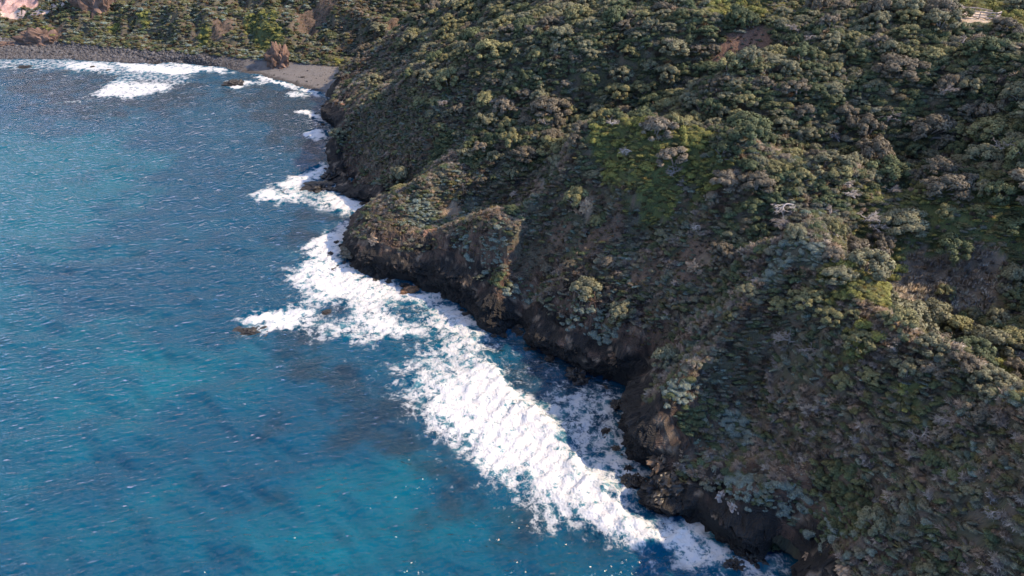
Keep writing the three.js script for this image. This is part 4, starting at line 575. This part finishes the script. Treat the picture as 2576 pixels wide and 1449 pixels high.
for (const a of [
  ['boulder', 1030, 734, 40, 0.75, 0.75, 0, BROWNROCK, 0.3, 0.0, 'brown boulder alone in the foam below the long black cliff', 'boulder'],
  ['sea_rock', 1672, 1235, 92, 1.15, 0.8, 0, BLACKROCK, 0.5, 0.1, 'big rounded black rock knob at the foot of the near cliff', 'rock', 'black rocks in the surf'],
  ['sea_rock', 1645, 1262, 60, 0.9, 0.8, 2, BLACKROCK, 1.5, 0.1, 'black rock shoulder on the seaward side of the knob', 'rock', 'black rocks in the surf'],
  ['sea_rock', 1683, 1325, 44, 0.5, 0.7, 1, BLACKROCK, 0.2, 0.15, 'flat black rock washed by foam before the knob', 'rock', 'black rocks in the surf'],
  ['sea_rock', 1672, 1358, 20, 0.6, 0.9, 0, BLACKROCK, 2, 0.1, 'small black rock at the end of the breaking wave', 'rock', 'black rocks in the surf'],
  ['sea_rock', 1850, 1425, 64, 0.6, 0.75, 1, BLACKROCK, 0.4, 0.1, 'broad black rock in the surf by the lower frame edge', 'rock', 'black rocks in the surf'],
  ['sea_rock', 1815, 1440, 40, 0.5, 0.8, 3, BLACKROCK, 1, 0.15, 'low black rock seaward of the broad one', 'rock', 'black rocks in the surf'],
  ['sea_rock', 1893, 1402, 62, 0.7, 0.8, 2, BLACKROCK, 2.1, 0.1, 'black rock between the broad one and the cliff', 'rock', 'black rocks in the surf'],
  ['sea_rock', 1835, 1458, 44, 0.5, 0.8, 0, BLACKROCK, 0.1, 0.1, 'black rock cut by the lower frame edge', 'rock', 'black rocks in the surf'],
  ['sea_rock', 810, 470, 82, 0.55, 0.75, 1, BLACKROCK, 0.2, 0.1, 'low black rock platform in the foam of the far inlet', 'rock', 'black rocks in the surf'],
  ['sea_rock', 838, 446, 50, 0.9, 0.8, 2, BLACKROCK, 1.1, 0.1, 'black rock at the cliff foot above the platform', 'rock', 'black rocks in the surf'],
  ['sea_rock', 705, 484, 40, 0.22, 0.7, 3, BLACKROCK, 0.4, 0.05, 'nearly awash reef rock in the lace of the far inlet', 'rock', 'black rocks in the surf'],
  ['sea_rock', 858, 620, 14, 0.9, 0.8, 0, BLACKROCK, 0.4, 0, 'tiny black rock off the cliff nose', 'rock', 'black rocks in the surf'],
  ['sea_rock', 848, 676, 44, 0.3, 0.7, 3, BLACKROCK, 0.4, 0.05, 'awash black rock under the cliff nose', 'rock', 'black rocks in the surf'],
  ['sea_rock', 822, 786, 26, 0.35, 0.7, 3, BLACKROCK, 0.2, 0.1, 'dark reef rock just breaking the surface inside the foam', 'rock', 'black rocks in the surf'],
  ['sea_rock', 868, 796, 18, 0.35, 0.7, 1, BLACKROCK, 1.2, 0.1, 'smaller dark reef rock inside the foam', 'rock', 'black rocks in the surf'],
  ['sea_rock', 632, 806, 16, 0.4, 0.7, 3, BLACKROCK, 0.15, 0.1, 'dark reef rock at the tip of the foam tongue', 'rock', 'black rocks in the surf'],
  ['sea_rock', 640, 832, 70, 0.35, 0.5, 2, BLACKROCK, 0.3, 0.2, 'broad dark wet reef under the foam tongue', 'rock', 'black rocks in the surf'],
  ['sea_rock', 672, 840, 44, 0.35, 0.6, 0, BLACKROCK, 1.3, 0.2, 'dark wet reef rock right of the broad one', 'rock', 'black rocks in the surf'],
  ['sea_rock', 604, 826, 30, 0.25, 0.6, 1, BLACKROCK, 0.5, 0.1, 'outermost dark reef rock off the foam tongue', 'rock', 'black rocks in the surf'],
  ['sea_rock', 1408, 932, 30, 0.4, 0.7, 0, BLACKROCK, 0.4, 0.1, 'dark rock under the surface of the cove', 'rock', 'black rocks in the surf'],
  ['sea_rock', 590, 213, 46, 0.55, 0.8, 2, BLACKROCK, 0.4, 0.05, 'black rock ringed by foam off the grey beach', 'rock', 'black rocks in the bay'],
  ['sea_rock', 66, 169, 34, 0.4, 0.7, 1, BLACKROCK, 0.1, 0.05, 'long black rock in the shore break of the bay', 'rock', 'black rocks in the bay'],
  ['sea_rock', 272, 178, 14, 0.5, 0.8, 0, BLACKROCK, 1, 0, 'small black rock in the bay surf', 'rock', 'black rocks in the bay'],
  ['sea_rock', 233, 168, 10, 0.5, 0.8, 2, BLACKROCK, 1, 0, 'smallest black rock in the bay surf', 'rock', 'black rocks in the bay'],
  ['sea_rock', 390, 160, 30, 0.4, 0.6, 1, BLACKROCK, 0.5, 0, 'dark ledge rock at the edge of the cobbles', 'rock', 'black rocks in the bay'],
  ['sea_rock', 813, 269, 14, 0.8, 0.9, 0, BLACKROCK, 0.7, 0, 'lone round black rock off the dark headland', 'rock', 'black rocks in the bay'],
  ['rock_outcrop', 242, 20, 84, 1.6, 0.7, 2, BAYROCK, 0.2, 0.1, 'tall dark bluff rising from the far bay slope', 'outcrop', 'rock outcrops of the far bay'],
  ['rock_outcrop', 104, 104, 90, 0.75, 0.5, 2, BAYROCK, 0.1, 0.1, 'orange crumbling outcrop at the back of the cobble beach', 'outcrop', 'rock outcrops of the far bay'],
  ['rock_outcrop', 20, 112, 60, 0.5, 0.5, 1, BAYROCK, 0.1, 0.1, 'reddish dark outcrop at the back of the beach by the frame edge', 'outcrop', 'rock outcrops of the far bay'],
  ['rock_outcrop', 704, 157, 52, 1.9, 1.0, 2, BAYROCK, 0.3, 0.1, 'rock stack with a grassy top standing on the beach', 'outcrop', 'rock outcrops of the far bay'],
  ['rock_outcrop', 1480, 518, 44, 1.1, 0.6, 2, TANROCK, 0.5, 0.35, 'pale tan outcrop high on the face above the long cliff', 'outcrop', 'tan outcrops on the near slopes'],
  ['rock_outcrop', 1455, 530, 24, 0.9, 0.8, 1, TANROCK, 1.5, 0.4, 'small tan outcrop left of the pale one', 'outcrop', 'tan outcrops on the near slopes'],
  ['rock_outcrop', 948, 607, 44, 0.6, 0.5, 0, TANROCK, -0.5, 0.2, 'bright tan ledge on the cliff nose', 'outcrop', 'tan outcrops on the near slopes'],
  ['rock_outcrop', 1092, 580, 46, 0.7, 0.7, 1, ORANGEROCK, 0.3, 0.35, 'orange outcrop on the slope behind the nose', 'outcrop', 'tan outcrops on the near slopes'],
  ['rock_outcrop', 1125, 543, 46, 0.6, 0.7, 3, ORANGEROCK, 1.3, 0.35, 'pinkish ledge above the orange outcrop', 'outcrop', 'tan outcrops on the near slopes'],
  ['rock_outcrop', 1752, 670, 44, 1.0, 0.8, 2, TANROCK, 0.3, 0.45, 'tan crag at the head of the earth scar', 'outcrop', 'tan outcrops on the near slopes'],
  ['rock_outcrop', 1672, 1160, 90, 0.75, 0.6, 2, rockMat(0.15, 0.105, 0.07, 0.9), 0.8, 0.3, 'brown overhanging ledge on the near cliff', 'outcrop', 'brown ledges along the cliff edge'],
  ['rock_outcrop', 1650, 1145, 40, 1, 0.6, 0, rockMat(0.19, 0.14, 0.085, 0.9), 0.8, 0.3, 'yellowish block under the brown overhang', 'outcrop', 'brown ledges along the cliff edge'],
  ['rock_outcrop', 1820, 1250, 40, 1.1, 0.6, 1, GREYROCK, 0.5, 0.3, 'pale grey broken slab at the cliff edge by the cushion bushes', 'outcrop', 'brown ledges along the cliff edge'],
  ['rock_outcrop', 1845, 1275, 44, 0.8, 0.6, 2, GREYROCK, 1.5, 0.3, 'pale grey slab just inland of the broken one', 'outcrop', 'brown ledges along the cliff edge'],
  ['rock_outcrop', 1895, 1325, 60, 0.8, 0.5, 0, TANROCK, 0.6, 0.35, 'tan hanging ledge above the sea cave', 'outcrop', 'brown ledges along the cliff edge'],
  ['rock_outcrop', 2040, 1395, 40, 0.7, 0.6, 1, TANROCK, 0.5, 0.3, 'tan crust right of the sea cave', 'outcrop', 'brown ledges along the cliff edge'],
  ['rock_outcrop', 2130, 1425, 60, 0.5, 0.6, 3, TANROCK, 0.5, 0.35, 'tan crust at the lower frame edge', 'outcrop', 'brown ledges along the cliff edge'],
  ['rock_outcrop', 1470, 880, 60, 0.6, 0.5, 1, rockMat(0.17, 0.12, 0.08, 0.9), 0.6, 0.35, 'brown ledge above the shaded cove', 'outcrop', 'brown ledges along the cliff edge'],
  ['rock_outcrop', 1560, 905, 60, 0.7, 0.5, 2, rockMat(0.15, 0.1, 0.065, 0.9), 0.6, 0.35, 'brown ledge at the inner end of the cove', 'outcrop', 'brown ledges along the cliff edge'],
  ['rock_outcrop', 1305, 822, 40, 0.5, 0.6, 0, rockMat(0.2, 0.14, 0.09, 0.9), 0.6, 0.1, 'tan rock at the mouth of the cove', 'outcrop', 'brown ledges along the cliff edge'],
  ['rock_outcrop', 890, 255, 60, 0.7, 0.6, 1, ORANGEROCK, 0.6, 0.45, 'orange-brown cap of the dark headland by the beach', 'outcrop', 'brown ledges along the cliff edge'],
]) stone(...a);
// fallen blocks along the cliff foot
{
  const r = rng(404); let n = 0;
  for (let i = 2; i + 2 < coastW.length; i++) for (let k = 0; k < 2; k++) {
    const t = r(), x = lerp(coastW[i][0], coastW[i + 1][0], t), z = lerp(coastW[i][1], coastW[i + 1][1], t), tx = coastW[i + 1][0] - coastW[i][0], tz = coastW[i + 1][1] - coastW[i][1], L = Math.hypot(tx, tz), o = rr(0.6, 2.6, r), px = x - tz / L * o, pz = z + tx / L * o, s = rr(0.35, 1.0, r) * (r() < 0.2 ? 1.6 : 1);
    const [u, v] = seen(px, 0, pz); if (SD(px, pz) > -0.6 || pz > -66 || u < 0 || u > 2576 || v > 1449) continue;
    const m = new THREE.Mesh(ROCKS[Math.floor(r() * 4)], BLACKROCK); m.position.set(px, rr(-0.3, 0.2, r), pz); m.scale.set(s, s * rr(0.5, 0.9, r), s * rr(0.6, 1, r)); m.rotation.y = r() * 6.283;
    put(m, numbered('fallen_rock'), '', `${s > 1.1 ? 'large' : s > 0.75 ? 'middling' : 'small'} black block fallen at the cliff foot ${v < 370 ? 'of the dark headland' : v < 540 ? 'in the far inlet' : u < 960 ? 'under the cliff nose' : u < 1240 ? 'below the long black cliff' : v < 1000 ? 'in the shaded cove' : 'below the near spur'}`, 'rock', 'black blocks fallen along the cliff foot'); n++;
  }
  console.log('fallen', n);
}
// cobbles
{
  const r = rng(17), list = [], g = new THREE.IcosahedronGeometry(1, 1), p = g.attributes.position; for (let i = 0; i < p.count; i++) { const k = 1 + 0.25 * n3(p.getX(i) * 1.3, p.getY(i) * 1.3, p.getZ(i) * 1.3); p.setXYZ(i, p.getX(i) * k, p.getY(i) * k * 0.7, p.getZ(i) * k); } g.computeVertexNormals();
  for (let k = 0; k < 90000 && list.length < 16000; k++) { const x = rr(-300, -62, r), z = rr(-350, -240, r), sd = SD(x, z), y = Y(x, z), b = bayDist(x, z); if (sd < -0.5 || b > 2 || y > 4 || !inView(x, y, z, 20)) continue; const rocky = sstep(-95, -150, x + fbm(x * 0.05, z * 0.05, 2) * 30); if (r() > rocky * 0.9 + 0.03 + (sd < 2 ? 0.2 : 0)) continue; list.push([x, y, z, rr(0.18, 0.5, r) * (r() < 0.06 ? 2 : 1) * (0.4 + 0.6 * rocky)]); }
  const im = new THREE.InstancedMesh(g, new THREE.MeshStandardMaterial({ color: 0xffffff, roughness: 0.8 }), list.length), M = new THREE.Matrix4(), Q = new THREE.Quaternion(), E = new THREE.Euler(), C = new THREE.Color();
  list.forEach(([x, y, z, s], i) => { E.set(r(), r() * 6, r()); M.compose(V3(x, y + s * 0.2, z), Q.setFromEuler(E), V3(s, s, s)); im.setMatrixAt(i, M); const t = rr(0.035, 0.1, r); im.setColorAt(i, C.setRGB(t, t * 0.97, t * 1.0)); });
  put(im, 'cobbles', 'stuff', 'dark grey cobbles covering the far beach', 'cobbles');
  [[762, 195, 9], [748, 204, 6], [772, 205, 6], [800, 214, 6], [715, 186, 5], [690, 190, 6]].forEach(([u, v, w], i) => stone('beach_rock', u, v, w, 0.6, 0.8, i % 4, BLACKROCK, i, 0, ['largest dark rock lying on the grey beach', 'dark rock below the largest on the grey beach', 'second dark rock below the largest on the grey beach', 'dark rock near the headland end of the beach', 'small dark stone near the rock stack', 'dark stone at the foot of the rock stack'][i], 'rock', 'dark rocks on the grey beach'));
}
// ---------------------------------------------------------------- fenced lookout, far handrail, far track
const WOOD = new THREE.MeshStandardMaterial({ color: new THREE.Color().setRGB(0.33, 0.28, 0.245), roughness: 0.9 });
function fence(name, px, height, rails, gap, label, group) {
  const o = new THREE.Group(), w = px.map(([u, v]) => hit(u, v)); o.position.set(w[0][0], w[0][1], w[0][2]);
  const P = []; for (let i = 0; i + 1 < w.length; i++) { const n = Math.max(1, Math.round(Math.hypot(w[i + 1][0] - w[i][0], w[i + 1][2] - w[i][2]) / gap)); for (let k = 0; k < n; k++) P.push([lerp(w[i][0], w[i + 1][0], k / n), lerp(w[i][2], w[i + 1][2], k / n)]); } P.push([w.at(-1)[0], w.at(-1)[2]]);
  const Q = P.map(([x, z]) => V3(x - w[0][0], Y(x, z) - w[0][1], z - w[0][2]));
  for (let it = 0; it < 6; it++) for (let i = 1; i + 1 < Q.length; i++) Q[i].y = (Q[i - 1].y + Q[i + 1].y + 2 * Q[i].y) / 4;
  for (const q of Q) { const m = put(new THREE.Mesh(new THREE.BoxGeometry(0.11, height + 0.5, 0.11), WOOD), 'post', 0, 0, 0, 0, o); m.position.set(q.x, q.y + height / 2 - 0.25, q.z); }
  for (let i = 0; i + 1 < Q.length; i++) for (const f of rails) { const a = Q[i].clone(), b = Q[i + 1].clone(); a.y += height * f; b.y += height * f; const m = put(new THREE.Mesh(new THREE.BoxGeometry(f > 0.98 ? 0.22 : 0.09, 0.15, a.distanceTo(b) - 0.02), WOOD), 'rail', 0, 0, 0, 0, o); m.position.copy(a).add(b).multiplyScalar(0.5); if (f > 0.98) m.position.y += 0.07; m.quaternion.setFromUnitVectors(V3(0, 0, 1), b.clone().sub(a).normalize()); }
  return put(o, numbered(name), '', label, 'fence', group);
}
fence('timber_fence', [[2415, 37], [2431, 45], [2461, 49], [2502, 52], [2513, 48]], 1.15, [1, 0.62, 0.28], 2.2, 'weathered timber post-and-rail fence on the seaward side of the lookout', 'timber fences of the lookout');
fence('timber_fence', [[2406, 29], [2421, 34], [2450, 36], [2490, 44]], 1.15, [1, 0.55], 2.4, 'weathered timber fence on the landward side of the lookout path', 'timber fences of the lookout');
fence('handrail', [[660, 48], [676, 50], [692, 54], [716, 60]], 1.0, [1, 0.5], 3, 'pale handrail crossing the green patch of the far bay slope');
function strip(name, px, width, mat) { const p = [], ix = [], uv = []; const w = []; for (let i = 0; i + 1 < px.length; i++) for (let k = 0; k < 12; k++) w.push(hit(lerp(px[i][0], px[i + 1][0], k / 12), lerp(px[i][1], px[i + 1][1], k / 12))); w.forEach((a, i) => { const b = w[Math.min(i + 1, w.length - 1)], c = w[Math.max(i - 1, 0)], dx = b[0] - c[0], dz = b[2] - c[2], L = Math.hypot(dx, dz) || 1; for (let s = -2; s <= 2; s++) { const x = a[0] - dz / L * width * s / 4, z = a[2] + dx / L * width * s / 4; p.push(x, Y(x, z) + 0.14, z); uv.push(x / 6, z / 6); } if (i) for (let s = 0; s < 4; s++) { const q = i * 5 + s; ix.push(q - 5, q, q - 4, q - 4, q, q + 1); } }); const g = new THREE.BufferGeometry(); g.setAttribute('position', new THREE.Float32BufferAttribute(p, 3)); g.setAttribute('uv', new THREE.Float32BufferAttribute(uv, 2)); g.setIndex(ix); g.computeVertexNormals(); put(new THREE.Mesh(g, mat), numbered(name), 'structure'); }
strip('path', [[-60, 38], [0, 40], [70, 38], [120, 26], [168, 2]], 2.2, new THREE.MeshStandardMaterial({ color: new THREE.Color().setRGB(0.5, 0.37, 0.31), roughness: 1, side: THREE.DoubleSide, bumpMap: grain, bumpScale: 0.1 }));
strip('path', [[2400, 29], [2425, 38], [2455, 42], [2496, 47], [2530, 44]], 2.4, new THREE.MeshStandardMaterial({ color: new THREE.Color().setRGB(0.5, 0.41, 0.33), roughness: 1, side: THREE.DoubleSide, bumpMap: grain, bumpScale: 0.1 }));

// ---------------------------------------------------------------- tell alike things apart by their order across the view
{
  const by = new Map(), v = new THREE.Vector3();
  for (const o of scene.children) if (o.userData.label && o.userData.kind !== 'stuff') { const l = o.userData.label; if (!by.has(l)) by.set(l, []); by.get(l).push(o); }
  const th = (n) => n + (n % 10 === 1 && n % 100 !== 11 ? 'st' : n % 10 === 2 && n % 100 !== 12 ? 'nd' : n % 10 === 3 && n % 100 !== 13 ? 'rd' : 'th');
  for (const [l, list] of by) if (list.length > 1) {
    list.forEach((o) => { v.copy(o.position); o.userData.along = seen(v.x, v.y, v.z)[0]; }); list.sort((a, b) => a.userData.along - b.userData.along);
    list.forEach((o, i) => { delete o.userData.along; const tail = i === 0 ? 'leftmost such' : i === list.length - 1 ? 'rightmost such' : th(i + 1) + ' from left'; o.userData.label = l.split(' ').slice(0, 13).join(' ') + ', ' + tail; });
  }
}

renderer.render(scene, camera);
